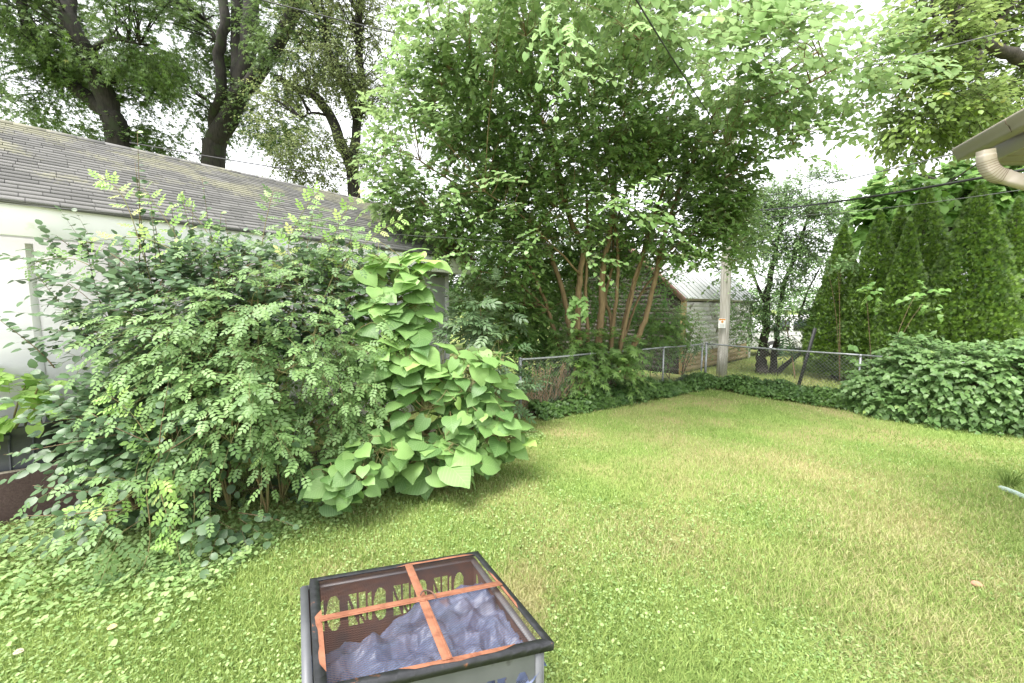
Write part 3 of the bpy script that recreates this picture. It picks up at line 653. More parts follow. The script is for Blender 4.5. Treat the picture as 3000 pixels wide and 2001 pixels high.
for i in range(9, 28, 2):
    p_, t_ = pth[i], tn[i]; sd_ = nz(np.cross(t_, bn)); rr_ = []
    for sh in (-.0022, .0022):
        for a_, b_ in ((-1, -.7), (-.8, -1), (.8, -1), (1, -.7), (1, .7), (.8, 1), (-.8, 1), (-1, .7)): rr_.append(p_+t_*sh+sd_*a_*.0515+bn*b_*.0395)
    m_.add(rr_, [(j, (j+1) % 8, 8+(j+1) % 8, 8+j) for j in range(8)])
m_.build('elbow_crimp_shade', M['beigedark'], dsp)  # dark bands put the shade of the crimp grooves into the colour
# strap and seam on the gutter, screws on the fascia
m_ = MB()
for k in (.62, 1.45):
    m_ = MB(); m_.prism([A0+hd*k+hl*(q_+.0015)+UP*(z_-.0015) for q_, z_ in prf[2:9]], hd*.006); m_.build('gutter_seam', M['beigedark'], HS)
# ================================================================== BIN AND BROWN BOARD (left)
ba = gr(0, 1545); bb = gr(235, 1500); bd = nz(bb-ba); bn_ = A(-bd[1], bd[0], 0)
BR_ = thing('brown_panel', 'brown felt covered board standing on edge in front of the grey tub', 'board', ba)
m_ = MB(); s_ = ba-bd*.6; ll = np.linalg.norm(bb-ba)+.62
m_.prism([s_+UP*.01, s_+bd*ll+UP*.01, s_+bd*ll+UP*.50, s_+UP*.47], bn_*.03); m_.build('felt_panel', M['brownfelt'], BR_, bevel=.006)
m_ = MB(); m_.beam(s_+bn_*.06+UP*.455+bd*.02, s_+bd*(ll-.02)+bn_*.06+UP*.488, .055, .035); m_.build('wooden_rail', M['oldwood'], BR_, bevel=.003)
tc_ = s_+bd*.35+bn_*.42; TB = thing('plastic_tub', 'dark grey ribbed plastic tub against the white garage wall', 'tub', tc_)
def rrect(a, b, r, k=6):
    o = []
    for qx, qy, a0 in ((1, 1, 0), (-1, 1, 90), (-1, -1, 180), (1, -1, 270)):
        for i in range(k+1):
            t = math.radians(a0+90*i/k); o.append((qx*(a-r)+r*math.cos(t), qy*(b-r)+r*math.sin(t)))
    return o
m_ = MB(); lv = [(0, .50, .24), (.55, .545, .262), (.80, .56, .27), (.80, .575, .285), (.84, .575, .285), (.86, .585, .295), (.885, .585, .295), (.885, .56, .27), (.1, .49, .23)]
V = []; K = 28
for z_, a_, b_ in lv:
    for i, (x_, y_) in enumerate(rrect(a_, b_, .12)): V.append(tc_+bd*x_+bn_*y_+UP*z_)
m_.add(V, [(r_*K+j, r_*K+(j+1) % K, (r_+1)*K+(j+1) % K, (r_+1)*K+j) for r_ in range(len(lv)-1) for j in range(K)]+[tuple(range(K))[::-1], tuple(range((len(lv)-1)*K, len(lv)*K))])
m_.build('shell', M['plastic'], TB, smooth=False)
m_ = MB()
for k in range(7):
    x_ = -.42+.14*k
    m_.beam(tc_+bd*x_-bn_*.245+UP*.02, tc_+bd*x_*1.1-bn_*.272+UP*.80, .012, .022, -bn_)
m_.build('rib', M['plastic'], TB)
for s in (-1, 1):
    m_ = MB(); m_.box(tc_+bd*.25*s-bn_*.30+UP*.80, .16, .03, .05, [bd, bn_, UP]); m_.build('handle', M['plastic'], TB, bevel=.008)
# ================================================================== FIRE PIT
pc = A(-.427, 1.782, .60); rz_, rx_, ry_ = .485, -.104, .172
def rot(ax, t):
    c, s = math.cos(t), math.sin(t)
    return np.array({'z': [[c, -s, 0], [s, c, 0], [0, 0, 1]], 'x': [[1, 0, 0], [0, c, -s], [0, s, c]], 'y': [[c, 0, s], [0, 1, 0], [-s, 0, c]]}[ax])
RR = rot('z', rz_)@rot('x', rx_)@rot('y', ry_); pnr = RR[:, 2]
def onplane(px, py, off=0):
    r = ray(px, py); o = A(0, 0, CH); t = np.dot(pc+pnr*off-o, pnr)/np.dot(r, pnr); return o+r*t
QL = [onplane(924, 2033), onplane(1624, 1882), onplane(1399.5, 1614), onplane(908, 1695)]   # front-left, front-right, back-right, back-left
def qb(u, v, Q=None, h=0):
    Q = Q or QL; u = np.asarray(u)[..., None]; v = np.asarray(v)[..., None]
    return (Q[0]*(1-u)+Q[1]*u)*(1-v)+(Q[3]*(1-u)+Q[2]*u)*v+pnr*np.asarray(h)[..., None]
PIT = thing('fire_pit', 'square grey steel fire pit with a rusty mesh lid on the lawn', 'fire pit', (pc[0], pc[1], 0))
Wd = np.linalg.norm(QL[1]-QL[0]); Ld = np.linalg.norm(QL[2]-QL[1]); fu = .038/Wd; fv = .038/Ld
def ql(u, v, h=0): return qb(float(u), float(v), None, float(h))
m_ = MB()
def bar(m_, a, b, inner_a, inner_b, th=.003, drop=.032):
    # flat flange plus turned-down lip, butted (mitred) at the corners
    n = 14
    for i in range(n):
        t0, t1 = i/n, (i+1)/n
        o0 = ql(*(np.array(a)*(1-t0)+np.array(b)*t0)); o1 = ql(*(np.array(a)*(1-t1)+np.array(b)*t1))
        i0 = ql(*(np.array(inner_a)*(1-t0)+np.array(inner_b)*t0)); i1 = ql(*(np.array(inner_a)*(1-t1)+np.array(inner_b)*t1))
        m_.add([o0, o1, i1, i0, i0-pnr*th, i1-pnr*th, o0-pnr*drop, o1-pnr*drop], [(0, 1, 2, 3), (3, 2, 5, 4), (6, 7, 1, 0), (4, 5, 7, 6)])
bar(m_, (0, 0), (1, 0), (fu, fv), (1-fu, fv)); bar(m_, (1, 0), (1, 1), (1-fu, fv), (1-fu, 1-fv))
bar(m_, (1, 1), (0, 1), (1-fu, 1-fv), (fu, 1-fv)); bar(m_, (0, 1), (0, 0), (fu, 1-fv), (fu, fv))
lid = m_.build('lid_frame', M['lidblack'], PIT)
# inner rusty margin of the frame, irregular edge
def margin(side, a0, a1, wmax, seed):
    n = 60; V = []; m_ = MB()
    for i in range(n+1):
        t = a0+(a1-a0)*i/n; wv = wmax*(.25+.9*float(fbm(A(t*9+seed, seed, 0)[None], 3)[0]))*min(1, 8*min(i/n, 1-i/n)+.05)
        if side == 'f': V += [ql(t, fv+.0005, .0012), ql(t, fv-wv/Ld, .0012)]
        if side == 'l': V += [ql(fu+.0005, t, .0012), ql(fu-wv/Wd, t, .0012)]
        if side == 'b': V += [ql(t, 1-fv-.0005, .0012), ql(t, 1-fv+wv/Ld, .0012)]
        if side == 'r': V += [ql(1-fu-.0005, t, .0012), ql(1-fu+wv/Wd, t, .0012)]
    m_.add(V, [(2*i, 2*i+2, 2*i+3, 2*i+1) for i in range(n)]); m_.build('rust_patch', M['rust'], lid)
margin('f', .30, .82, .034, 1); margin('l', .12, .62, .030, 4); margin('b', .45, .95, .022, 8); margin('r', .3, .72, .018, 12)
m_ = MB()
for u_, v_ in ((.5, None), (None, .52)):
    if u_: a, b = ql(.498, fv*.7, .004), ql(.522, 1-fv*.9, .004)
    else: a, b = ql(fu*.8, v_, .0075), ql(1-fu*.7, v_+.03, .0075)
    m_ = MB(); m_.beam(a, b, .042, .003, pnr); m_.beam(a+nz(np.cross(b-a, pnr))*.012+pnr*.003, b+nz(np.cross(b-a, pnr))*.012+pnr*.003, .005, .003, pnr)
    m_.build('cross_bar', M['rust'], lid, bevel=.0008)
cc = ql(.51, .535, .012); th = np.linspace(-.9, 2.5, 22); ux = nz(QL[1]-QL[0]); vx = nz(np.cross(pnr, ux))
m_ = MB(); m_.tube([cc+ux*(.036*math.cos(t+.3)+.022)+vx*(.040*math.sin(t+.3)-.012)+pnr*(.006+.012*max(0, math.sin(t))) for t in th], .0032, 8); m_.build('ring_handle', M['pitrust'], lid, smooth=True)
# expanded metal screen: thin strands both ways
P_ = []; nS = 110
for k in range(-nS, nS):
    for s in (1, -1):
        # in (x,y) of the lid rectangle: y = s*.62*x + c
        seg = []
        W_, L_ = Wd, Ld; cst = k*.0135 if s > 0 else k*.0135+W_*.62
        for x_ in np.linspace(fu*W_*.9, W_*(1-fu*.9), 2):
            seg.append((x_, s*.62*x_+cst))
        (xa, ya), (xb, yb) = seg; lo_, hi_ = fv*L_*.9, L_*(1-fv*.9); ts = sorted([(lo_-ya)/(yb-ya), (hi_-ya)/(yb-ya)]); t0, t1 = max(0, ts[0]), min(1, ts[1])
        if t1-t0 < .01: continue
        P_.append([ql((xa+(xb-xa)*t)/W_, (ya+(yb-ya)*t)/L_, -.006-.0006*s) for t in np.linspace(t0, t1, 5)])
P_ = np.array(P_); V, lo, si = tubes(P_, np.full(P_.shape[:2], .00065), 4); m_ = MB(); m_.addarr(V, lo, si); m_.build('mesh_screen', M['rustmesh'], lid)
# body
lft = nz(QL[0]-QL[1]); bw = nz(QL[3]-QL[0])
QB = [QL[0]+lft*.030+bw*.012, QL[1]+lft*.045+bw*.012, QL[2]+lft*.030-bw*.014, QL[3]+lft*.034-bw*.014]
QB = [q_-pnr*.034 for q_ in QB]
def cut(s, t, ln):
    """cut-outs of one panel; s, t in metres from its lower left corner"""
    h = (t-.12)/.22                                     # 0..1 within the pierced band
    if not (0 < h < 1) or not (.05 < s < ln-.05): return False
    x = (s-.05) % .235
    if ((x-.050)/.036)**2+((h-.5)/.44)**2 < 1 and x > .022: return True          # half round opening
    if .098 < x < .118 and abs(h-.5) < .40-((x-.098)*4): return True              # tall slot
    if .128 < x < .160 and (h-.08) > (x-.128)*12 and h < .92 and h > .15: return True
    if .128 < x < .160 and (h+.06) < (x-.128)*12 and h > .1: return True          # two triangles
    if .170 < x < .215 and abs((h-.5)*.22-(x-.192)*3.3) > .020 and abs(h-.5) < .42: return True
    return False
def panel(ia, ib, name='side_panel'):
    a, b = QB[ia], QB[ib]; ln = np.linalg.norm((b-a)[:2]); H = .40; nxs = int(ln/.005); nzs = int(H/.005); inw = nz(np.cross(UP, b-a)); ctr = sum(QB)/4; inw = inw if np.dot(inw, ctr-a) > 0 else -inw
    xs = np.linspace(0, 1, nxs+1); zs = np.linspace(0, 1, nzs+1)
    top = a[None]+(b-a)[None]*xs[:, None]; V = (top[None]-UP*(zs[:, None, None]*H))
    f = [(j*(nxs+1)+i, j*(nxs+1)+i+1, (j+1)*(nxs+1)+i+1, (j+1)*(nxs+1)+i) for j in range(nzs) for i in range(nxs) if not cut((i+.5)/nxs*ln, H-(j+.5)/nzs*H, ln)]
    m_ = MB(); m_.add(V.reshape(-1, 3), f); o = m_.build(name, M['pitgrey'], PIT)
    m_ = MB(); m_.add(V.reshape(-1, 3)+inw*.003, f); m_.build('rusty_lining', M['pitrust'], o)
    # spark screen behind the openings
    if (ia, ib) == (0, 1) or (ia, ib) == (3, 0):
        P = []
        for k in np.arange(-.4, ln, .012):
            for s in (1, -1):
                t0 = max(0, -k/.25); t1 = min(1, (ln-k)/.25)
                if t1 > t0:
                    P.append([a+(b-a)*((k+.25*t)/ln)+inw*.008-UP*(.12+.25*(t if s > 0 else 1-t)) for t in (t0, t1)])
        P = np.array(P); V, lo, si = tubes(P, np.full((len(P), 2), .0009), 3); q = MB(); q.addarr(V, lo, si); q.build('spark_screen', M['darkmesh'], o)
    return inw
panel(0, 1); panel(1, 2); panel(2, 3); panel(3, 0)
for i in range(4):
    a = QB[i]-UP*.002; p_, n__ = QB[i-1], QB[(i+1) % 4]; da = nz(p_-a); db = nz(n__-a); o_ = -(da+db)*.0035
    m_ = MB(); hgt = a[2]
    for dd in (da, db):
        m_.prism([a+o_-UP*.001, a+o_+dd*.042-UP*.001, a+o_+dd*.036-UP*(hgt), a+o_-UP*hgt], np.cross(nz(dd), UP)*.0025*(1 if dd is da else -1))
    m_.build('leg', M['pitgrey'], PIT)
m_ = MB()
for i in range(4):
    a, b = QB[i], QB[(i+1) % 4]; e_ = nz(np.cross(b-a, UP)); e_ = e_ if np.dot(e_, sum(QB)/4-a) > 0 else -e_; m_.beam(a+UP*.002+nz(b-a)*.002+e_*.012, b+UP*.002-nz(b-a)*.002+e_*.012, .034, .006)
m_.build('top_rail', M['pitgrey'], PIT)
m_ = MB(); f4 = [q_-UP*.40 for q_ in QB]; m_.add(f4, [(0, 1, 2, 3)]); m_.build('ash_floor', M['pitrust'], PIT)
# crumpled sheet inside
n_ = 230; uu, vv = np.meshgrid(np.linspace(.015, .985, n_), np.linspace(.02, .98, n_))
pp = np.stack([uu*4.2, vv*3.8, uu*0+3.3], -1)
wrp = np.stack([fbm(pp*1.1+9, 3), fbm(pp*1.1+31, 3), uu*0], -1)
def ridge(p, o=3):
    s = 0; a = .5
    for k in range(o): s = s+a*(1-np.abs(vnoise(p*2**k+k*7.7)*2-1))**2.4; a *= .5
    return s
def tri(x): return np.abs((x % 1.0)-.5)*2
dr_ = np.random.default_rng(21); X_ = uu*Wd; Y_ = vv*Ld; fold = 0; wx = (wrp[..., 0]-.5)*.16; wy = (wrp[..., 1]-.5)*.16
for k in range(9):
    a_ = dr_.uniform(0, np.pi); f_ = dr_.uniform(2.6, 5.5)*(1.0 if k < 3 else 2.4); am = .30/f_*(.8 if k < 3 else .75)
    msk = np.clip(fbm(pp*.8+k*5.3, 2)*3-1.0, 0, 1)
    fold = fold+am*msk*tri((math.cos(a_)*(X_+wx)+math.sin(a_)*(Y_+wy))*f_+.5*(wrp[..., k % 2])+dr_.random())
h2 = fbm(pp*.55+3, 2); sup = np.clip((vv-.55)/.30, 0, 1)*np.clip((.62-uu)/.3, 0, 1)
hh = -.215+.85*fold+.12*(h2-.5)-.20*sup-.08*np.clip((vv-.8)/.2, 0, 1)
hh = hh+.016*ridge(pp*2.6+wrp*5, 3); hh = np.where(hh > -.045, -.045+(hh+.045)*.15, hh)
V = qb(uu, vv, QL, hh)
m_ = MB(); m_.add(V.reshape(-1, 3), [(j*n_+i, j*n_+i+1, (j+1)*n_+i+1, (j+1)*n_+i) for j in range(n_-1) for i in range(n_-1)])
tag(m_.build('crumpled_cover', mat('blue_grey_vinyl', (.07, .095, .175), .45, c2=(.14, .17, .265), scale=6, c3=(.16, .09, .08), s3=5, t3=.68, bump=.25, bscale=50), smooth=True), 'crumpled blue grey vinyl cover stuffed inside the fire pit under its mesh lid', 'cover')
# ================================================================== SMALL THINGS ON THE LAWN
ea = gr(2925, 1432); eb = gr(3000, 1466); ec = gr(3120, 1520); m_ = MB()
m_.tube(curve([ea+UP*.02, ea*.5+eb*.5+UP*.035, eb+UP*.035, ec+UP*.03], 5), [.012]+[.027]*15, 12)
tag(m_.build('garden_edging', M['edging'], smooth=True), 'pale green rounded edging strip lying on the lawn at the right', 'edging')
bk = gr(2862, 1722); bpy_ = bmesh.new(); bmesh.ops.create_icosphere(bpy_, subdivisions=3, radius=.036)
for v in bpy_.verts:
    n__ = float(fbm((np.array(v.co)*14+3)[None], 2)[0]); v.co *= (.55+.7*n__); v.co.x *= 1.1; v.co.z *= .6
me = bpy.data.meshes.new('brick_piece'); bpy_.to_mesh(me); bpy_.free(); me.transform(Matrix.Translation((bk[0], bk[1], .025)))
tag(link('brick_piece', me, M['brick']), 'small broken red brick piece lying in the grass', 'brick')
def leaflitter(px, py, label, c, s=.05):
    p = gr(px, py, .045)[None]; q = MB(); leafmesh(q, 'round', p, A(.8, .3, .1)[None], A(.2, -.2, 1)[None], np.array([s]), np.array([.5])); 
    tag(q.build('fallen_leaf', mat('dry_leaf', c, .8, c2=tuple(x*1.2 for x in c), scale=30)), label, 'leaf')
leaflitter(38, 1913, 'pale dry leaf lying on the grass at the lower left', (.36, .30, .22), .045)
leaflitter(313, 1840, 'tan dry leaf on the grass below the drooping rose cane', (.55, .42, .2), .05)
# ================================================================== LAWN
def dryness(p):
    x, y = p[:, 0], p[:, 1]; q = np.stack([x*.9, y*.9, x*0], 1)
    d = fbm(q*1.0+4, 4)*1.25-.58
    d += 1.0*np.exp(-((x-.06)**2/.05+(y-2.62)**2/.14))                 # straw patch beside the pit
    d += .30*np.exp(-((x-3.4)**2/2.6+(y-3.0)**2/2.2))+.12*np.exp(-((x-4.5)**2/6+(y-5.0)**2/2))
    d += .22*np.exp(-((x+1.5)**2/.35+(y-2.75)**2/.10))-.18*np.exp(-((x+3)**2/3+(y-1.9)**2/1.2))
    return np.clip(d*1.2, 0, 1)
def ysample(n, y0, y1, k=1.0):
    u = rng.random(n); return 1/(1/y0+(1/y1-1/y0)*u) if k else y0+(y1-y0)*u
def lawnpts(n, y0, y1):
    y = ysample(n, y0, y1); x = rng.uniform(-1.5, 1.5, n)*y*1.0; p = np.stack([x, y, x*0], 1)
    nl = A(PC[1]-PL[1], PL[0]-PC[0], 0); nl /= np.linalg.norm(nl)          # keep inside the fences and off the garage
    ok = ((p-PL)@nl > -.05) & ((p-ga)@gn < .35)
    nr = A(-(PR[1]-PC[1]), PR[0]-PC[0], 0); nr /= np.linalg.norm(nr); nr = nr if np.dot(PL-PC, nr) > 0 else -nr
    ok &= (p-PC)@nr > -.05
    ok &= ~((np.abs((p-tc_)@bd) < .6) & (np.abs((p-tc_)@bn_) < .3))
    return p[ok]
def blades(p, h, wd, dry, tall=1.0):
    n = len(p); a = rng.uniform(0, 2*np.pi, n); s = np.stack([np.cos(a), np.sin(a), a*0], 1); b = rng.uniform(0, 2*np.pi, n); ben = np.stack([np.cos(b), np.sin(b), b*0], 1)*rng.uniform(.2, 1.1, n)[:, None]
    h = h*rng.uniform(.45, 1.25, n); wv = wd*rng.uniform(.6, 1.3, n)
    V = np.empty((n, 5, 3)); V[:, 0] = p-s*wv[:, None]/2; V[:, 1] = p+s*wv[:, None]/2
    mid = p+ben*h[:, None]*.28+A(0, 0, 1)*h[:, None]*.62; V[:, 2] = mid-s*wv[:, None]*.4; V[:, 3] = mid+s*wv[:, None]*.4
    V[:, 4] = p+ben*h[:, None]*.95+A(0, 0, 1)*h[:, None]*.92
    base = np.arange(n)[:, None]*5; q = np.concatenate([base+0, base+1, base+3, base+2, base+2, base+3, base+4], 1).ravel()
    at_ = np.zeros((n, 5, 3)); at_[:, :, 0] = dry[:, None]; at_[:, :, 1] = np.array([0, 0, .6, .6, 1])[None]; at_[:, :, 2] = rng.random(n)[:, None]
    return V.reshape(-1, 3), q, np.tile([4, 3], n), at_.reshape(-1, 3)
def grassmat():
    m, n, b, nn, lk = newmat('lawn_grass'); a_ = nn('ShaderNodeAttribute'); a_.attribute_name = 'leafc'; sp = nn('ShaderNodeSeparateXYZ'); lk(a_.outputs['Vector'], sp.inputs[0])
    g = nn('ShaderNodeValToRGB'); g.color_ramp.elements[0].color = (.20, .31, .075, 1); g.color_ramp.elements[1].color = (.42, .52, .165, 1); lk(sp.outputs[2], g.inputs[0])
    d = nn('ShaderNodeValToRGB'); d.color_ramp.elements[0].color = (.38, .34, .15, 1); d.color_ramp.elements[1].color = (.56, .52, .29, 1); lk(sp.outputs[2], d.inputs[0])
    mx = nn('ShaderNodeMixRGB'); lk(sp.outputs[0], mx.inputs[0]); lk(g.outputs[0], mx.inputs[1]); lk(d.outputs[0], mx.inputs[2])
    lk(mx.outputs[0], b.inputs['Base Color']); b.inputs['Roughness'].default_value = .6; b.inputs['Specular IOR Level'].default_value = .3
    tr = nn('ShaderNodeBsdfTranslucent'); lk(mx.outputs[0], tr.inputs[0]); ms = nn('ShaderNodeMixShader'); ms.inputs[0].default_value = .35
    lk(b.outputs[0], ms.inputs[1]); lk(tr.outputs[0], ms.inputs[2]); lk(ms.outputs[0], n.nodes['Material Output'].inputs[0]); return m
GM = grassmat()
m_ = MB()
p = lawnpts(720000, 1.15, 11.2); dr = dryness(p); sel = rng.random(len(p)); dd_ = np.clip((dr > sel)*rng.uniform(.6, 1, len(p))+.15*dr, 0, 1)
V, q_, s_2, a_2 = blades(p, .044+.016*fbm(p*1.7, 2), .0034+.0005*p[:, 1], dd_); st_ = np.sin((p[:, 0]*.80+p[:, 1]*.60)*2*np.pi/1.1)*.10; a_2 = a_2.copy(); a_2[:, 2] = np.clip(a_2[:, 2]+np.repeat(st_, 5), 0, 1); m_.addarr(V, q_, s_2, a_2)
# longer tufts
tp = lawnpts(260, 1.3, 9); 
pp_ = np.repeat(tp, 26, 0)+rng.normal(0, .03, (len(tp)*26, 3))*A(1, 1, 0); V, q_, s_2, a_2 = blades(pp_, .085, .0045, np.zeros(len(pp_))+.05); m_.addarr(V, q_, s_2, a_2)
tag(m_.build('grass', GM), 'mown lawn of yellow green grass with dry patches', 'grass', kind='stuff')
# broad-leaved ground ivy and clover in patches
m_ = MB(); p = lawnpts(115000, 1.15, 11.2)
cv = fbm(p*1.1+21, 3)+.20*np.exp(-((p[:, 0]+3)**2/5+(p[:, 1]-2.4)**2/2.4))-.10*(p[:, 0] > 2)+.10*np.exp(-((p[:, 0]-.5)**2/2+(p[:, 1]-3.4)**2/2))
ok = (cv+rng.normal(0, .10, len(p)) > .55) & (dryness(p) < .6); p = p[ok]; n_ = len(p)
p[:, 2] = rng.uniform(.012, .048, n_)
leafmesh(m_, 'round', p, nz(np.stack([rng.normal(size=n_), rng.normal(size=n_), rng.normal(0, .25, n_)], 1)), nz(rv(n_)*.45+A(0, 0, 1)), (.007+.014*rng.random(n_)**1.6)*(1+.07*p[:, 1]), rng.random(n_))
tag(m_.build('clover', L['clover']), 'low ground ivy and clover spread through the lawn', 'ground cover', kind='stuff')
# rough weeds beyond the fences
m_ = MB(); n_ = 60000; p = np.stack([rng.uniform(5, 17, n_), rng.uniform(9.5, 21, n_), np.zeros(n_)], 1)
nl2 = A(PC[1]-PL[1], PL[0]-PC[0], 0)
p = p[((p-sa)@e1 > SLn+.1) | ((p-sa)@e2 < -.02)]; p = p[((p-PC)@nz(A(1.8, 2.2, 0))) > .15]
V, q_, s_2, a_2 = blades(p, .10+.10*fbm(p*.8, 2)*np.clip((14-p[:, 1])/2, .2, 1), .010, np.clip(fbm(p*1.1, 3)*.8-.1, 0, 1)); m_.addarr(V, q_, s_2, a_2)
tag(m_.build('rough_grass', GM), 'rough yellow green grass beyond the chain link fence', 'grass', kind='stuff')
# grass tuft by the edging
m_ = MB(); c = gr(2955, 1425); k = 60; a = rng.uniform(0, 2*np.pi, k); P = []
for i in range(k):
    d = A(math.cos(a[i]), math.sin(a[i]), 0); r_ = rng.uniform(.1, .32); hh_ = rng.uniform(.10, .32); b0 = c+d*rng.uniform(0, .05); P.append(curve([b0, b0+d*r_*.35+UP*hh_*.7, b0+d*r_+UP*hh_*.85*rng.uniform(.4, 1)], 3))
P = np.array(P); V, lo, si = tubes(P, np.broadcast_to(np.linspace(.0035, .0008, P.shape[1])[None], P.shape[:2]), 3); at_ = np.zeros((len(V), 3)); at_[:, 2] = .1; m_.addarr(V, lo, si, at_)
tag(m_.build('grass_tuft', GM), 'long bladed grass tuft growing beside the pale green edging', 'grass tuft')
# ================================================================== BIG TREES BEHIND THE GARAGE
def pl(seq, Y): return np.array([at(x, y, Y+(dz if True else 0)) for x, y, dz in seq])
def bigtree(label, base, limbs, blobs, leaf, lm, n, nl, size, tl, barkm, group, gap=.42, gs=.8, tips=90, trunk_n=12, name='tree', face=.35, twr=.006, br=(.030, .008), crown='crown'):
    R_ = thing(name, label, 'tree', (base[0], base[1], 0), group)
    nodes = []; tb = MB()
    for i, (pts, r0, r1) in enumerate(limbs):
        c = limb(tb, pts, r0, r1, trunk_n, 5, .02 if r0 > .1 else .005); nodes.append(c if i else c[len(c)//2:])
    tb.build('trunk', barkm, R_, smooth=True)
    P, O = sample(blobs, n, .35, gap, gs)
    zc = np.percentile(P[:, 2], 40); o_ = np.argsort(P[:, 2] < zc, kind='stable'); P, O = P[o_], O[o_]; bt = MB(); k = min(tips, n); bn = branches(bt, np.concatenate(nodes), P[:k], br[0], br[1], .12)
    k2 = min(n, tips*5); branches(bt, bn, P[k:k2], br[1], .004, .1, 3) if k2 > k else None
    cr = MB(); sprays(cr, bt, P, O, leaf, nl, tl, size, up=.1, rand=.8, droop=.25, face=face, tr=twr)
    bt.build('branches', barkm, R_); cr.build(crown, lm, R_)
    return R_
TG = 'large maple trees behind the garage'
Y1 = 15.0; b0 = at(352, 560, Y1); b0[2] = 0
bigtree('dark forked maple behind the left end of the garage roof', b0,
        [([b0, at(350, 440, Y1), at(322, 330, Y1), at(272, 190, Y1-.3), at(200, 60, Y1-.5), at(160, -90, Y1)], .40, .22),
         ([at(330, 350, Y1), at(232, 262, Y1), at(110, 140, Y1+.5), at(70, 40, Y1), at(50, -80, Y1)], .26, .13),
         ([at(268, 190, Y1), at(215, 90, Y1-.5), at(205, -60, Y1)], .2, .14), ([at(262, 150, Y1), at(330, 115, Y1-1), at(410, 130, Y1-1.3)], .10, .04), ([at(110, 140, Y1), at(60, 100, Y1), at(-20, 90, Y1)], .09, .05)],
        [(150, 330, Y1+.9, 230, 110, 1.6), (60, 130, Y1+.6, 200, 170, 2), (250, 20, Y1-1, 260, 130, 2), (300, 230, Y1+.8, 190, 150, 1.4), (420, 80, Y1-1, 170, 130, 1.5), (60, 420, Y1, 200, 60, 1.5), (360, 400, Y1+.8, 120, 60, .8)],
        'maple', L['maple'], 3600, 7, .15, .75, M['barkmoss'], TG, gap=.47, gs=.75)
Y2 = 16.0; b0 = at(622, 590, Y2); b0[2] = 0
bigtree('tall maple with several upright limbs behind the middle of the garage roof', b0,
        [([b0, at(626, 480, Y2), at(640, 410, Y2), at(690, 300, Y2), at(722, 180, Y2), at(735, 60, Y2), at(730, -90, Y2)], .42, .24),
         ([at(634, 430, Y2), at(626, 350, Y2), at(650, 270, Y2-.3), at(642, 160, Y2-.4), at(660, 60, Y2-.5), at(640, -80, Y2-.4)], .21, .15),
         ([at(690, 300, Y2), at(765, 200, Y2-.4), at(828, 100, Y2-.6), at(900, -40, Y2-.6)], .27, .22), ([at(700, 260, Y2), at(700, 130, Y2+.4), at(700, -90, Y2+.6)], .28, .22),
         ([at(634, 120, Y2), at(600, 60, Y2), at(560, 20, Y2-.8)], .08, .04), ([at(820, 110, Y2), at(860, 100, Y2), at(900, 150, Y2-.8)], .07, .03), ([at(640, 330, Y2), at(600, 290, Y2-.5), at(560, 270, Y2-1)], .06, .02)],
        [(520, 150, Y2+.8, 170, 200, 1.8), (470, 330, Y2+.6, 170, 110, 1.2), (640, 60, Y2+1.2, 150, 110, .9), (760, 40, Y2+1.2, 160, 110, 1.2), (860, 110, Y2-1, 120, 150, 1.4), (580, 380, Y2+1, 90, 60, .7), (690, 230, Y2+1.2, 60, 60, .5), (430, 440, Y2, 110, 40, 1), (800, 330, Y2+.5, 100, 90, 1.2, 1)],
        'maple', L['maple'], 3100, 7, .15, .75, M['barkmoss'], TG, gap=.48, gs=.75)
Y3 = 14.5; b0 = at(1045, 700, Y3); b0[2] = 0
bigtree('slender tree with a curving limb leaning left between the maple and the mulberry', b0,
        [([b0, at(1038, 560, Y3), at(1000, 420, Y3), at(970, 350, Y3), at(925, 285, Y3), at(850, 248, Y3), at(805, 225, Y3)], .24, .10),
         ([at(1030, 520, Y3), at(1045, 380, Y3+.3), at(1062, 260, Y3+.3), at(1050, 120, Y3), at(1058, -60, Y3)], .17, .11), ([at(1045, 360, Y3), at(1000, 230, Y3), at(960, 130, Y3), at(920, 10, Y3), at(900, -70, Y3)], .10, .05),
         ([at(960, 340, Y3), at(920, 330, Y3-.4), at(880, 345, Y3-.6)], .05, .02)],
        [(1060, 120, Y3-.8, 110, 190, 1.2), (960, 90, Y3-.6, 130, 160, 1.2), (870, 380, Y3-.8, 110, 110, 1), (950, 480, Y3-.6, 110, 80, 1), (1090, 350, Y3-.4, 90, 130, 1), (830, 270, Y3-.6, 80, 60, .7), (900, 560, Y3, 100, 30, .8)],
        'dia', L['olive'], 2300, 8, .11, .6, M['barkmoss'], None, gap=.47, gs=1.1, tips=110)
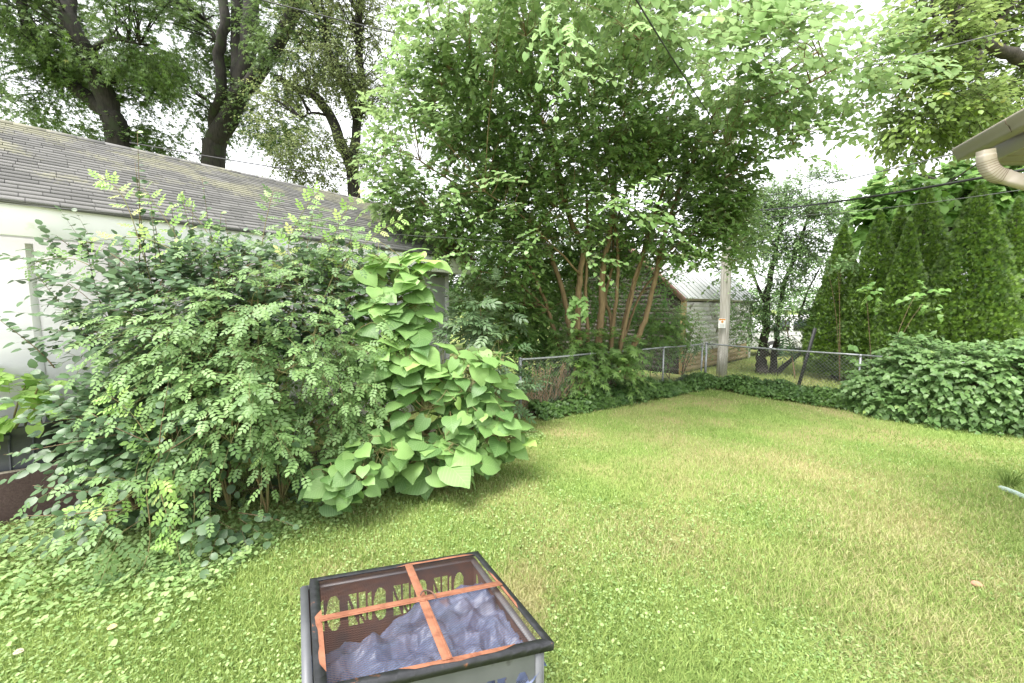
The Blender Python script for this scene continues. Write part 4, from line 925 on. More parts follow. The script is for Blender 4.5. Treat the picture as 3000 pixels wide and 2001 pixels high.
# tree at the upper right
Y4 = 9.0; b0 = at(3240, 620, Y4+.5); b0[2] = 0
bigtree('tree with a dark arching limb at the upper right above the house eave', b0,
        [([b0, at(3240, 500, Y4+.5), at(3170, 250, Y4+.3), at(3020, 180, Y4), at(2930, 150, Y4), at(2855, 118, Y4-.2), at(2805, 85, Y4-.2), at(2785, -60, Y4-.2)], .15, .085),
         ([at(2868, 150, Y4-.2), at(2866, 200, Y4-.2), at(2868, 248, Y4-.1)], .06, .05), ([at(2866, 205, Y4), at(2840, 188, Y4), at(2800, 200, Y4-.2)], .03, .015), ([at(2800, 90, Y4), at(2750, 115, Y4-.2), at(2690, 125, Y4-.3)], .035, .015),
         ([at(3040, 420, Y4+1), at(2900, 345, Y4+1), at(2850, 325, Y4+1)], .12, .09), ([at(2900, 130, Y4), at(2930, 60, Y4), at(3000, -20, Y4)], .05, .03), ([at(2760, 110, Y4), at(2740, 40, Y4), at(2720, -30, Y4)], .03, .02), ([at(2905, 455, Y4), at(2850, 490, Y4+.2), at(2760, 545, Y4+.5)], .025, .012)],
        [(2700, 110, Y4-.4, 130, 130, .8), (2840, 60, Y4+.8, 150, 90, .8), (2980, 60, Y4+.7, 130, 110, .8), (2950, 260, Y4+.9, 170, 90, .8), (2760, 300, Y4-.5, 120, 100, .7), (2650, 300, Y4-.4, 90, 120, .6), (2860, 330, Y4, 110, 60, .6), (2700, 400, Y4-.2, 60, 50, .4), (2900, 190, Y4+.9, 120, 60, .6)],
        'oval', L['rtree'], 1900, 7, .135, .5, M['bark'], None, gap=.47, gs=1.3, tips=130, twr=.005, br=(.02, .007))
# broad leaved tree behind the arborvitae
Y5 = 12.5; b0 = at(2800, 800, Y5); b0[2] = 0
bigtree('broad leaved catalpa tree behind the arborvitae and under the eave', b0,
        [([b0, at(2795, 700, Y5), at(2780, 560, Y5), at(2700, 510, Y5)], .16, .05), ([at(2795, 700, Y5), at(2900, 600, Y5), at(2990, 520, Y5)], .10, .05)],
        [(2690, 540, Y5, 100, 60, .8), (2850, 560, Y5, 110, 80, .8), (2980, 540, Y5-.5, 110, 90, .8), (2610, 600, Y5+.3, 90, 60, .7), (2960, 680, Y5, 100, 90, .8), (2560, 660, Y5+.3, 70, 60, .7), (2780, 660, Y5, 120, 90, .6), (3080, 600, Y5-.5, 90, 110, .8)],
        'heart', L['catalpa_far'], 1000, 5, .27, .5, M['bark'], None, gap=.40, gs=1.3, tips=60, face=.45, br=(.02, .008))
# small leaved tree to the right of the pole
Y6 = 12.2; b0 = gr(2240, 1095)
bigtree('small multi trunk tree with thin leaves between the pole and the arborvitae', b0,
        [([gr(2236, 1100), at(2228, 1060, Y6), at(2240, 1000, Y6), at(2246, 900, Y6), at(2262, 780, Y6), at(2290, 640, Y6)], .17, .05), ([gr(2262, 1100), at(2266, 1060, Y6), at(2276, 980, Y6), at(2288, 880, Y6), at(2330, 740, Y6), at(2380, 620, Y6)], .11, .035),
         ([gr(2272, 1100), at(2300, 1070, Y6), at(2350, 1030, Y6), at(2380, 990, Y6)], .085, .03), ([at(2340, 930, Y6), at(2368, 850, Y6), at(2400, 790, Y6)], .035, .02), ([at(2246, 900, Y6), at(2200, 780, Y6), at(2190, 650, Y6)], .05, .02)],
        [(2270, 700, Y6-.3, 120, 150, .9), (2190, 830, Y6-.4, 75, 120, .6), (2360, 640, Y6-.2, 85, 110, .8), (2410, 560, Y6, 50, 60, .5), (2300, 880, Y6-.4, 90, 60, .6), (2200, 960, Y6-.2, 50, 70, .4), (2410, 740, Y6, 60, 70, .5), (2180, 640, Y6-.2, 80, 100, .7), (2330, 540, Y6, 80, 40, .5)],
        'oval', L['small'], 3800, 8, .075, .42, M['bark'], None, gap=.45, gs=2.0, tips=150, twr=.003, br=(.015, .005), trunk_n=10)
# feathery sapling in front of it
R_ = thing('sumac_sapling', 'sapling with long feathery dark leaves over the fence rail beside the small tree', 'sapling', gr(2330, 1110)); m_ = MB(); tb = MB()
c0 = gr(2330, 1110); st = limb(tb, [c0, at(2318, 1030, 11.6), at(2300, 940, 11.6)], .02, .012, 6)
ends = [(2400, 905), (2385, 945), (2350, 985), (2250, 920), (2300, 1050), (2340, 1060), (2270, 965), (2380, 1000), (2310, 900)]
for i, (ex_, ey_) in enumerate(ends):
    e = at(ex_, ey_, 11.3+.1*(i % 3)); s = st[-1-(i % 4)]; mid_ = (e+s)/2+UP*.08; tb.tube(curve([s, mid_*.6+e*.4], 2), .006, 4)
    p0 = s*.6+e*.4+UP*.05; dv = e-p0; leafmesh(m_, 'sumac', np.array([p0]), np.array([dv]), A(.1, -.5, 1)[None], np.array([np.linalg.norm(dv)*1.15]), rng.random(1))
    for q in range(2):
        dv2 = dv+rng.normal(0, .12, 3); leafmesh(m_, 'sumac', np.array([p0+rng.normal(0, .05, 3)]), np.array([dv2]), A(.1, -.5, 1)[None], np.array([.62]), rng.random(1))
tb.build('stem', M['twig'], R_); m_.build('foliage', L['frond'], R_)
# ================================================================== MULBERRY
mbase = onray(1770, PL, PC)+A(.05, .34, 0); YM = mbase[1]
MU = thing('mulberry_tree', 'wide many stemmed mulberry with orange brown stems behind the fence', 'tree', mbase)
def stm(pts, up): return [at(x, y, YM+d) for x, y, d in pts]+[at(x, y, YM+d) for x, y, d in up]
ST = [([(1690, 1090, 0), (1650, 1030, 0), (1633, 998, 0), (1605, 910, .1), (1591, 868, .1)], [(1530, 740, 0), (1400, 590, -.3), (1230, 470, -.6)], .045),
      ([(1700, 1085, 0), (1672, 980, 0), (1664, 930, 0), (1650, 860, .1)], [(1600, 720, .2), (1500, 560, .1), (1380, 330, -.3), (1300, 130, -.4)], .058),
      ([(1712, 1090, 0), (1696, 991, -.1), (1693, 910, -.1), (1700, 805, -.1), (1709, 717, -.1)], [(1670, 647, -.1), (1632, 482, -.3), (1598, 388, -.4), (1545, 268, -.6), (1527, 222, -.7), (1553, 90, -.9), (1562, -60, -1)], .056),
      ([(1725, 1090, .1), (1721, 980, .1), (1716, 840, .1)], [(1722, 640, .2), (1700, 400, .2), (1690, 150, 0)], .040),
      ([(1752, 1100, 0), (1756, 980, 0), (1763, 893, 0), (1766, 788, 0), (1784, 700, 0)], [(1800, 560, 0), (1806, 430, 0), (1850, 250, -.2), (1880, 40, -.5)], .064),
      ([(1778, 1100, .2), (1791, 945, .2), (1772, 870, .25), (1793, 790, .3)], [(1810, 640, .5), (1900, 420, .5), (1980, 250, .3)], .036),
      ([(1785, 1110, .05), (1791, 1015, .05), (1801, 910, .05), (1812, 770, .05)], [(1800, 650, 0), (1780, 480, -.2), (1720, 250, -.6)], .040),
      ([(1800, 1100, .1), (1819, 1009, .1), (1837, 910, .1), (1876, 770, .1)], [(1900, 690, .2), (1960, 520, .3), (2080, 350, 0), (2220, 200, -.6)], .050),
      ([(1806, 1100, -.05), (1822, 1000, -.05), (1850, 870, -.05), (1862, 800, 0)], [(1930, 640, .3), (2030, 500, .3), (2160, 420, .2)], .034),
      ([(1825, 1095, 0), (1858, 1012, 0), (1896, 917, 0), (1930, 765, 0)], [(1960, 640, .1), (2040, 460, -.2), (2180, 300, -.8), (2400, 150, -1.4)], .050),
      ([(1790, 1080, .4), (1840, 960, .5), (1880, 860, .6)], [(1990, 720, .8), (2120, 600, .8)], .03)]
nodes = []
for a, b, r in ST:
    tb = MB(); c = limb(tb, [mbase+A((a[0][0]-1765)/1167*YM*.6, a[0][2], 0)]+stm(a, b), r*1.5, r*.34, 10, 5, .008)
    nodes.append(c[len(a)*5:]); tb.build('trunk', M['stem'], MU, smooth=True)
bt = MB()
for pts, r in (([(1527, 222, -.7), (1464, 147, -.8), (1400, 90, -1), (1300, 0, -1.2)], .018), ([(1464, 147, -.8), (1380, 155, -1), (1280, 160, -1.2)], .010), ([(1900, 420, .4), (1990, 300, .2), (2090, 230, 0)], .02),
               ([(1380, 330, -.3), (1270, 260, -.6), (1180, 250, -.8)], .015), ([(1700, 805, -.2), (1600, 700, -.6), (1500, 610, -1), (1420, 560, -1.4)], .018),
               ([(1605, 910, 0), (1530, 840, -.3), (1430, 800, -.6), (1370, 780, -.8)], .015), ([(1930, 765, 0), (2010, 700, -.3), (2120, 640, -.5)], .016), ([(1960, 640, .1), (2100, 540, -.4), (2260, 430, -.9), (2330, 400, -1.2)], .02), ([(2180, 300, -.8), (2330, 260, -1.6), (2520, 160, -2.2)], .02)):
    nodes.append(limb(bt, [at(x, y, YM+d) for x, y, d in pts], r*1.3, r*.4, 6, 4, .01))
MBL = [(1620, 300, YM-.4, 400, 300, 1.5, 1.2), (1270, 420, YM-.9, 190, 270, .9, 1.1), (2030, 250, YM-.9, 350, 260, 1.5), (2330, 190, YM-2.0, 270, 160, .9, 1.0), (1440, 60, YM-1.8, 260, 150, 1.0), (1850, 20, YM-2.2, 420, 140, 1.1),
       (1380, 640, YM-.7, 240, 150, .8, 1.1), (1720, 560, YM+.2, 330, 180, 1.1, 1.1), (2010, 560, YM-.2, 170, 190, .9), (1440, 840, YM+.5, 150, 120, .6, 1.0), (2130, 700, YM+.3, 120, 110, .5, 1.0), (1620, 720, YM+.8, 220, 110, .5, .7),
       (2360, 370, YM-1.4, 190, 60, .5, .7), (2550, 250, YM-2.2, 140, 70, .5, .5), (2050, 60, YM-2.5, 320, 110, .8, .7), (1480, 230, YM-1.2, 300, 150, .8, .8), (2110, 420, YM-.6, 150, 140, .5, 1.3), (1750, 400, YM-.8, 300, 160, .8, .8), (1560, 500, YM-.6, 220, 140, .8, .8),
       (1240, 590, YM-1.3, 150, 70, .4, 2.2), (1330, 690, YM-1.4, 70, 50, .3, 2.0), (1430, 740, YM-.8, 150, 120, .5, 1.6), (1470, 900, YM-.3, 110, 90, .4, 1.2), (1970, 700, YM-.3, 130, 80, .4, 1.1), (1820, 740, YM+.9, 150, 70, .4, .8), (1560, 850, YM+.6, 110, 90, .4, .9), (1680, 640, YM-.8, 180, 90, .5, .7), (1650, 770, YM+.9, 220, 110, .5, 1.7), (1850, 690, YM+.5, 160, 100, .4, 1.4), (1500, 960, YM+.1, 90, 90, .3, 1.0), (2115, 560, YM-.5, 90, 110, .35, 3.0), (2125, 700, YM-.4, 70, 90, .3, 2.2)]
P, O = sample(MBL, 7600, .2, .36, 1.3, .6)
k = 300; bn = branches(bt, np.concatenate(nodes), P[:k], .010, .004, .10); branches(bt, bn, P[k:1900], .006, .003, .08, 3)
cr = MB(); sprays(cr, bt, P, O*A(1, 1, .45), 'mul', 8, .42, .108, up=.12, rand=.75, droop=.15, face=.25, tr=.0028, leafdown=.08, zig=1.1)
# foliage hanging over the fence and at the foot of the stems
P, O = sample([(1700, 1090, YM-.5, 80, 60, .25), (1790, 1100, YM-.35, 90, 60, .25), (1690, 1010, YM-.3, 60, 40, .2), (1800, 1020, YM-.2, 70, 40, .25), (1560, 960, YM+.3, 80, 80, .3, .8), (1950, 960, YM+1.2, 60, 60, .3, .6)], 560, .3, .3, 2, .2)
sprays(cr, bt, P, O, 'maple', 7, .38, .13, up=.1, rand=.7, droop=.4, face=.45, tr=.0026)
cr.build('crown', L['mulberry'], MU)
# young bright sprays reaching towards the viewer
cr = MB()
for (x, y, Y, dx, dz, n_, s_, ln) in ((1840, 555, 5.6, .5, -.1, 11, .12, .75), (1800, 620, 5.8, -.4, -.1, 8, .10, .5), (1500, 545, 6.0, -.55, 0, 9, .11, .55), (1330, 590, 6.2, .3, -.4, 7, .10, .45), (1560, 690, 6.4, -.5, -.1, 9, .10, .5), (1890, 640, 5.8, .5, -.1, 11, .11, .6), (1750, 760, 6.6, .3, -.2, 7, .11, .5),
                                       (1650, 90, 4.6, .2, -.6, 12, .11, .8), (1620, 140, 4.8, -.2, -.6, 10, .11, .7), (1700, 230, 5.0, .55, -.6, 11, .09, .8), (2050, 40, 4.6, .5, -.2, 12, .12, .8), (2100, 100, 4.8, .6, -.1, 12, .12, .8), (2240, 180, 5.0, .6, -.3, 10, .11, .7), (2450, 130, 5.0, .6, -.1, 10, .12, .8),
                                       (1900, 20, 4.4, .4, -.3, 12, .12, .7), (2300, 30, 4.6, .6, 0, 12, .12, .8), (2700, 190, 5.2, .5, -.3, 8, .12, .5), (2350, 420, 6.0, .6, -.1, 9, .10, .6), (1180, 140, 6.3, -.6, -.2, 10, .11, .6), (1150, 420, 6.6, -.6, -.2, 10, .10, .6), (1100, 560, 6.8, -.6, -.1, 9, .09, .5), (1280, 330, 6.2, -.5, -.2, 9, .10, .5), (2000, 740, 6.4, .4, -.3, 8, .09, .5), (1350, 760, 6.5, -.4, -.3, 8, .09, .5), (1700, 880, 7.6, .1, -.5, 9, .13, .4), (1690, 905, 7.5, -.2, -.4, 6, .12, .3)):
    P0 = np.repeat(at(x, y, Y)[None], 4, 0)+rng.normal(0, .10, (4, 3)); O0 = np.repeat(nz(A(dx, -.35, dz))[None], 4, 0)
    sprays(cr, bt, P0-O0*ln*.3, O0, 'heart', n_, ln, s_*.9, up=.1, rand=.5, droop=.22, face=.3, facedir=A(0, -.8, .4), tr=.003, leafdown=.15, zig=1.1)
cr.build('young_shoots', L['mulberry_young'], MU, smooth=True)
bt.build('branches', M['stem'], MU)
# ================================================================== UNDERSTORY
UG = 'understory shrubs behind the fence'
def shrub(name, label, cat, base, blobs, leaf, lm, n, nl, size, tl, bark, group=None, gap=.35, gs=2.2, shell=.3, up=.15, face=.45, stems=10, r0=.012, droop=.3, crown='foliage', rnd=None, facedir=None, tr=.002, rand=.7):
    R_ = thing(name, label, cat, base, group); P, O = sample(blobs, n, shell, gap, gs); tb = MB(); cr = MB(); base = A(*base)
    k = max(stems, n//10); rt = base+rng.normal(0, .10, (stems, 3))*A(1, 1, 0)
    bn = branches(tb, rt, P[:stems], r0, r0*.5, .25, 6); branches(tb, bn, P[stems:k], r0*.4, r0*.25, .15, 4)
    sprays(cr, tb, P, O, leaf, nl, tl, size, up=up, face=face, droop=droop, rnd=rnd, facedir=facedir, tr=tr, rand=rand)
    tb.build('stems', bark, R_); cr.build(crown, lm, R_, smooth=(leaf in ('grape', 'heart'))); return R_
shrub('understory_shrub', 'dark leafy shrub between the garage corner and the mulberry stems', 'shrub', gr(1450, 1150), [(1440, 900, 9.6, 110, 130, .6), (1560, 980, 9.8, 110, 90, .6), (1480, 760, 9.8, 120, 80, .6), (1600, 850, 10.4, 110, 120, .5), (1600, 1090, 8.7, 120, 70, .3), (1700, 1070, 8.9, 100, 70, .3), (1520, 1060, 8.4, 60, 90, .2)], 'oval', L['under'], 1900, 7, .085, .4, M['twig'], UG)
shrub('understory_shrub', 'low shrub with yellow green leaves in front of the dark shed gable', 'shrub', gr(1900, 1105), [(1890, 860, 10.6, 60, 120, .5), (1780, 950, 10.8, 110, 90, .5), (1940, 930, 10.4, 35, 70, .3), (1700, 840, 11.2, 120, 120, .5), (1950, 790, 10.6, 30, 60, .3)], 'oval', L['under'], 900, 7, .085, .4, M['twig'], UG)
shrub('understory_shrub', 'thin leafy shrub behind the left fence near the corner post', 'shrub', gr(1985, 1110), [(1990, 960, 10.7, 60, 70, .4), (1920, 1010, 10.2, 80, 60, .4), (2040, 1000, 10.9, 30, 40, .2)], 'oval', L['small'], 420, 7, .07, .35, M['twig'], UG, gap=.4)
# distant dark woodland mass seen between the stems
for (x, y, Y, a, b_, lab) in ((1300, 690, 19, 190, 200, 'bushy tree far behind the garage end, seen through the mulberry'), (1560, 760, 21, 200, 170, 'bushy tree far behind the mulberry stems')):
    bb_ = at(x, 950, Y); bb_[2] = 0
    bigtree(lab, bb_, [([bb_, at(x, 900, Y), at(x+10, 760, Y)], .2, .08)], [(x, y, Y, a, b_, 1.5), (x-40, y+130, Y, a*.9, 90, 1.3), (x+50, y+110, Y, a*.8, 100, 1.3)], 'maple', L['under'], 1500, 7, .17, .7, M['bark'], 'trees in the distance behind the mulberry', gap=.36, gs=.7, tips=50)
# dry stems behind the left fence panel
m_ = MB(); P = []
for i in range(150):
    b_ = PL+(p1730-PL)*rng.uniform(-.15, .75)+A(.3, .5, 0)*rng.uniform(.2, 1.1); h_ = rng.uniform(.3, .95); d = rng.normal(0, .18, 3)*A(1, 1, 0)
    P.append([b_, b_+UP*h_*.5+d*.4, b_+UP*h_+d])
P = np.array(P); V, lo, si = tubes(P, np.full(P.shape[:2], .0045), 4); m_.addarr(V, lo, si)
tag(m_.build('dry_stems', M['deadtwig']), 'dry brown plant stems standing behind the left fence panel', 'dry stems', kind='stuff')
# elder like sapling between garage corner and fence
shrub('ash_sapling', 'blue green ash sapling standing between the catalpa and the fence end post', 'sapling', gr(1440, 1230), [(1440, 880, 6.6, 75, 50, .25), (1410, 960, 6.5, 90, 60, .3), (1450, 1030, 6.4, 80, 60, .3), (1480, 1120, 6.4, 60, 60, .25), (1370, 1010, 6.6, 60, 70, .25)], 'ash', L['elder'], 75, 4, .30, .25, M['twig'], None, gap=0, stems=7, up=.4, face=.4)
# ================================================================== GROUND COVER ALONG THE FENCES
m_ = MB()
def strip(a, b, w0, w1, n, h, size, lm=None, tm='heart', near=0):
    d = b-a; Ln = np.linalg.norm(d); d = d/Ln; q = A(d[1], -d[0], 0); t = rng.random(n); wv = rng.uniform(-1, 1, n)
    p = a+d*(t*Ln)[:, None]+q*((w0+w1)/2+wv*(w1-w0)/2*(.65+.8*fbm(np.stack([t*Ln*2.5, wv*0+a[0], t*0], 1), 3)))[:, None]
    hh_ = h*np.sqrt(np.clip(1-wv**2, 0, 1))*(.25+1.5*fbm(p*2.0, 3)); p[:, 2] = hh_*rng.uniform(.45, 1.15, n)+.02
    o = nz(q*wv[:, None]*.8+A(0, 0, .9)); leafmesh(m_, tm, p, nz(rv(n)*.7+o*.3-A(0, 0, .3)), nz(o+rv(n)*.45), rng.uniform(.7, 1.3, n)*size, np.clip(fbm(p*2.2, 3)*1.1+rng.random(n)*.55-.35, 0, 1))
strip(PL+(PC-PL)*.03, PC+(PC-PL)*.02, -.25, .35, 9500, .25, .056)
strip(PL+(PC-PL)*.28, PC-(PC-PL)*.25, -.1, .40, 3200, .34, .085, tm='maple')
strip(PC-(PR-PC)*.03, PC+(PR-PC)*1.6, -.30, .42, 13000, .25, .052)
tag(m_.build('ivy', L['ivy']), 'dark ivy and creeper growing along the foot of both fences', 'ivy', kind='stuff')
# weedy edge below the shrubs by the garage
m_ = MB(); n_ = 6500; t = rng.uniform(-.2, 1.05, n_); e0 = gr(0, 1620); e1_ = gr(700, 1640); p = e0+(e1_-e0)*t[:, None]+A(0, 1, 0)*(rng.normal(0, .38, n_)-.02)[:, None]; p[:, 2] = rng.uniform(.02, .09, n_)
p2 = gr(700, 1600)+(gr(1560, 1260)-gr(700, 1600))*rng.random(4500)[:, None]+A(.3, -.5, 0)*rng.normal(0, .35, 4500)[:, None]; p2[:, 2] = rng.uniform(.02, .06, 4500); p = np.concatenate([p, p2]); n_ = len(p)
p = p[(p-ba)@bn_ < -.03] if False else p[~(((p-ba)@bn_ > -.04) & ((p-ba)@bd < ll-.6))]; n_ = len(p)
leafmesh(m_, 'round', p, rv(n_)*A(1, 1, .3), nz(rv(n_)*.5+A(0, 0, 1)), rng.uniform(.02, .042, n_), rng.random(n_)*.8)
tag(m_.build('ground_ivy', L['clover']), 'thick ground ivy under the shrubs by the brown board', 'ground cover', kind='stuff')
# ================================================================== ARBORVITAE
AG = 'arborvitae standing in a row behind the right fence'
def arb(label, px, py, Y, wpx, seed):
    r_ = np.random.default_rng(seed); top = at(px, py, Y); H = top[2]; base = A(top[0], top[1], 0); Rm = wpx/F*Y*.86
    R_ = thing('arborvitae', label, 'tree', base, AG); tb = MB(); limb(tb, [base, base+UP*H*.5, base+UP*H*.95], .09, .015, 8); tb.build('trunk', M['bark'], R_)
    n = int(21000*Rm/.6*H/4.5); cr = MB()
    t = 1-np.sqrt(r_.random(n)); t = .05+.95*t; a = r_.uniform(0, 2*np.pi, n)
    prof_ = np.clip(np.minimum(1.0, (1-t)**.85*1.35), .02, 1)*np.clip(.70+t*2.2, 0, 1)
    s = np.stack([np.cos(a), np.sin(a), a*0], 1); bump = .62+.44*fbm(np.stack([np.cos(a)*1.7+seed, np.sin(a)*1.7, t*H*1.4], 1), 2)+.38*fbm(np.stack([np.cos(a)*Rm*6+seed, np.sin(a)*Rm*6, t*H*4.5], 1), 2)
    lay = np.where(r_.random(n) < .72, r_.uniform(.94, 1.10, n), r_.uniform(.55, .9, n)); rr = Rm*prof_*bump*lay
    p = base+s*rr[:, None]; p[:, 2] = t*H; tl_ = nz(s*.7+A(0, 0, .75)+r_.normal(size=(n, 3))*.32)
    # frond clusters stand edge-on, fanned around the crown
    tang = np.stack([-np.sin(a), np.cos(a), a*0], 1); nr = nz(tang*r_.choice([-1, 1], n)[:, None]*.6+s*.55+r_.normal(size=(n, 3))*.5)
    leafmesh(cr, 'fan', p-tl_*.03, tl_, nr, r_.uniform(.05, .095, n), np.clip(r_.random(n)*.85+.3*fbm(p*1.2, 2)-.1, 0, 1)*np.where(r_.random(n) < .003, 1, .985))
    cr.build('crown', L['arb'], R_)
arb('leftmost arborvitae, dark and draped with a leafy vine halfway up', 2475, 652, 11.0, 80, 11)
arb('arborvitae with a shaded hollow at its foot, second from the left', 2580, 612, 10.2, 88, 12)
arb('slim arborvitae tip showing between taller neighbours', 2642, 585, 11.2, 66, 13)
arb('short arborvitae rising in front of the tallest one on the left', 2668, 640, 9.5, 74, 14)
arb('tall arborvitae crossed near its top by the thick cable', 2718, 530, 10.6, 98, 15)
arb('largest and widest arborvitae, below the downspout elbow', 2873, 528, 8.9, 128, 16)
arb('rightmost arborvitae, dark and cut by the right edge of the view', 2985, 575, 9.8, 92, 17)
# ================================================================== GRAPE VINE HEDGE
vb = gr(2800, 1225)
def vdir(n): return None
P_b = [(2600, 1136, 7.52, 85, 70, .3), (2700, 1132, 7.17, 115, 100, .35), (2820, 1132, 6.77, 130, 110, .38), (2940, 1132, 6.42, 120, 115, .38), (3080, 1122, 6.12, 120, 140, .38), (2720, 1060, 7.22, 90, 50, .3), (2650, 1030, 7.42, 55, 30, .2), (2930, 1065, 6.72, 90, 40, .3), (2530, 1166, 7.77, 60, 40, .2), (2650, 1186, 7.12, 110, 30, .2), (2850, 1206, 6.57, 140, 30, .2), (3050, 1211, 6.22, 90, 40, .2)]
VH = shrub('grape_vine', 'mass of grape vine smothering the right fence below the arborvitae', 'vine', (vb[0], vb[1], 0), P_b, 'grape', L['vine'], 3300, 6, .085, .26, M['twig'], None, gap=.2, gs=2, shell=.45, up=.0, face=.6, stems=16, droop=.35, facedir=A(-.35, -.75, .55), rand=.5)
shrub('climbing_vine', 'pale leafed vine draped across the leftmost arborvitae', 'vine', (at(2470, 1000, 10.2)[0], 10.2, 0), [(2450, 772, 10.2, 55, 14, .15), (2490, 765, 10.1, 30, 8, .12)], 'round', L['small'], 60, 6, .075, .22, M['twig'], None, gap=0, stems=3, r0=.006, face=.5)
shrub('climbing_vine', 'pale leafed vine shoots hanging over the fence rail near the middle post', 'vine', (at(2500, 1190, 8.3)[0], 8.0, 0), [(2460, 1010, 8.2, 40, 10, .1), (2550, 865, 8.3, 50, 15, .15), (2530, 1080, 8.0, 30, 60, .15), (2720, 870, 8.0, 50, 25, .2)], 'grape', L['catalpa_far'], 34, 5, .11, .22, M['twig'], None, gap=0, stems=4, r0=.006, face=.6, facedir=A(-.2, -.8, .5))
# ================================================================== SHRUBS IN FRONT OF THE GARAGE
# buckthorn: round dark glossy leaves, many upright whips
bb0 = A(-3.35, 4.15, 0)
BK = thing('buckthorn_shrub', 'big dark leafed buckthorn shrub against the white garage wall', 'shrub', bb0)
BKB = [(480, 980, 3.9, 210, 200, .45, 1.0), (350, 1030, 3.75, 100, 150, .3), (650, 900, 4.3, 250, 180, .45), (880, 880, 4.8, 220, 150, .4), (1060, 900, 5.4, 150, 130, .4), (390, 1260, 3.5, 190, 120, .35), (560, 1250, 3.6, 220, 200, .4), (620, 1480, 3.35, 180, 90, .3), (740, 1350, 3.9, 150, 160, .4), (480, 1560, 3.15, 140, 60, .2), (360, 1420, 3.3, 120, 100, .3), (270, 790, 4.0, 110, 70, .25, .6)]
P, O = sample(BKB, 1500, .25, .38, 1.9, .08); tb = MB(); cr = MB()
rt = bb0+rng.normal(0, .3, (14, 3))*A(1.2, .7, 0); bn = branches(tb, rt, P[:26], .018, .008, .3, 7); branches(tb, bn, P[26:260], .007, .003, .15, 4)
sprays(cr, tb, P, O, 'round', 7, .36, .088, up=.15, rand=.6, droop=.15, face=.5, facedir=A(.15, -.75, .6), tr=.002, leafdown=.1)
for (x0, y0, x1, y1, Y, k) in ((410, 800, 400, 385, 4.0, 26), (430, 800, 395, 470, 4.05, 22), (480, 830, 430, 560, 4.0, 20), (540, 820, 495, 590, 4.2, 18), (600, 840, 530, 560, 4.2, 22), (650, 830, 590, 520, 4.4, 22), (690, 860, 660, 640, 4.5, 18), (300, 900, 250, 690, 3.9, 18), (230, 760, 175, 690, 3.8, 12), (880, 860, 930, 560, 4.6, 20), (560, 840, 560, 600, 4.2, 16), (620, 830, 640, 620, 4.4, 16), (900, 880, 870, 640, 4.8, 16), (960, 880, 990, 700, 5.0, 16), (560, 840, 575, 700, 4.3, 14), (470, 1350, 490, 1115, 3.0, 14), (480, 1320, 275, 1205, 3.0, 16), (480, 1330, 620, 1230, 3.0, 12), (460, 860, 440, 620, 4.0, 18), (350, 1500, 50, 1500, 2.95, 9), (300, 1460, 110, 1415, 3.0, 12), (700, 1500, 860, 1545, 3.3, 12), (430, 1260, 20, 1330, 3.1, 13), (150, 1080, 0, 930, 3.3, 18), (260, 1000, 120, 810, 3.7, 22)):
    a, b_ = at(x0, y0, Y), at(x1, y1, Y-.1); d = b_-a; n_ = 9; t = np.linspace(0, 1, n_)[:, None]; side = nz(np.cross(d, UP)+rng.normal(0, .2, 3)); path = a+d*t+side*(np.sin(t*3.0+rng.uniform(0, 3))*.03); tb.tube(path, np.linspace(.0055, .0015, n_), 5)
    tt = (np.arange(k)+.7)/k; pp_ = np.stack([np.interp(tt, t[:, 0], path[:, i]) for i in range(3)], 1); ax = nz(nz(d)*.45+rv(k)*A(1, .8, .4)-A(0, 0, .05)); leafmesh(cr, 'round', pp_, ax, nz(A(0, -.5, .8)+rv(k)*.45), rng.uniform(.055, .095, k)*(1.1-.5*tt), np.clip(rng.random(k)*.8+.25*tt, 0, 1))
tb.build('stems', M['twig'], BK); cr.build('foliage', L['buckthorn'], BK)
# multiflora rose: arching drooping canes with pinnate leaves
rb = A(-2.75, 4.0, 0)
RO = thing('wild_rose_shrub', 'light green wild rose with drooping canes in front of the dark shrub', 'shrub', rb)
ROB = [(560, 1020, 3.55, 170, 150, .3), (760, 960, 3.8, 200, 150, .3), (700, 1180, 3.45, 180, 180, .3), (900, 1120, 3.9, 160, 190, .3), (1000, 960, 4.3, 130, 110, .3, .9), (790, 1350, 3.6, 90, 130, .25), (560, 1330, 3.25, 150, 120, .2), (430, 1480, 3.0, 120, 130, .2), (1000, 1150, 4.2, 70, 80, .25), (700, 800, 4.3, 170, 70, .3, .5), (920, 740, 4.8, 170, 70, .3, .6), (400, 1600, 2.85, 70, 70, .12), (800, 1490, 3.6, 60, 50, .15), (1070, 1010, 4.5, 60, 50, .2)]
P, O = sample(ROB, 800, .5, .42, 1.9, .05); tb = MB(); cr = MB(); cy_ = MB()
rt = rb+rng.normal(0, .25, (12, 3))*A(1.2, .6, 0); bn = branches(tb, rt, P[:24], .009, .005, .45, 6); branches(tb, bn, P[24:260], .004, .0022, .3, 4)
sprays(cr, tb, P, O, 'rose', 5, .42, .150, up=-.05, rand=.6, droop=.5, face=.4, facedir=A(.15, -.75, .55), tr=.0022, leafdown=.3, sjit=.35)
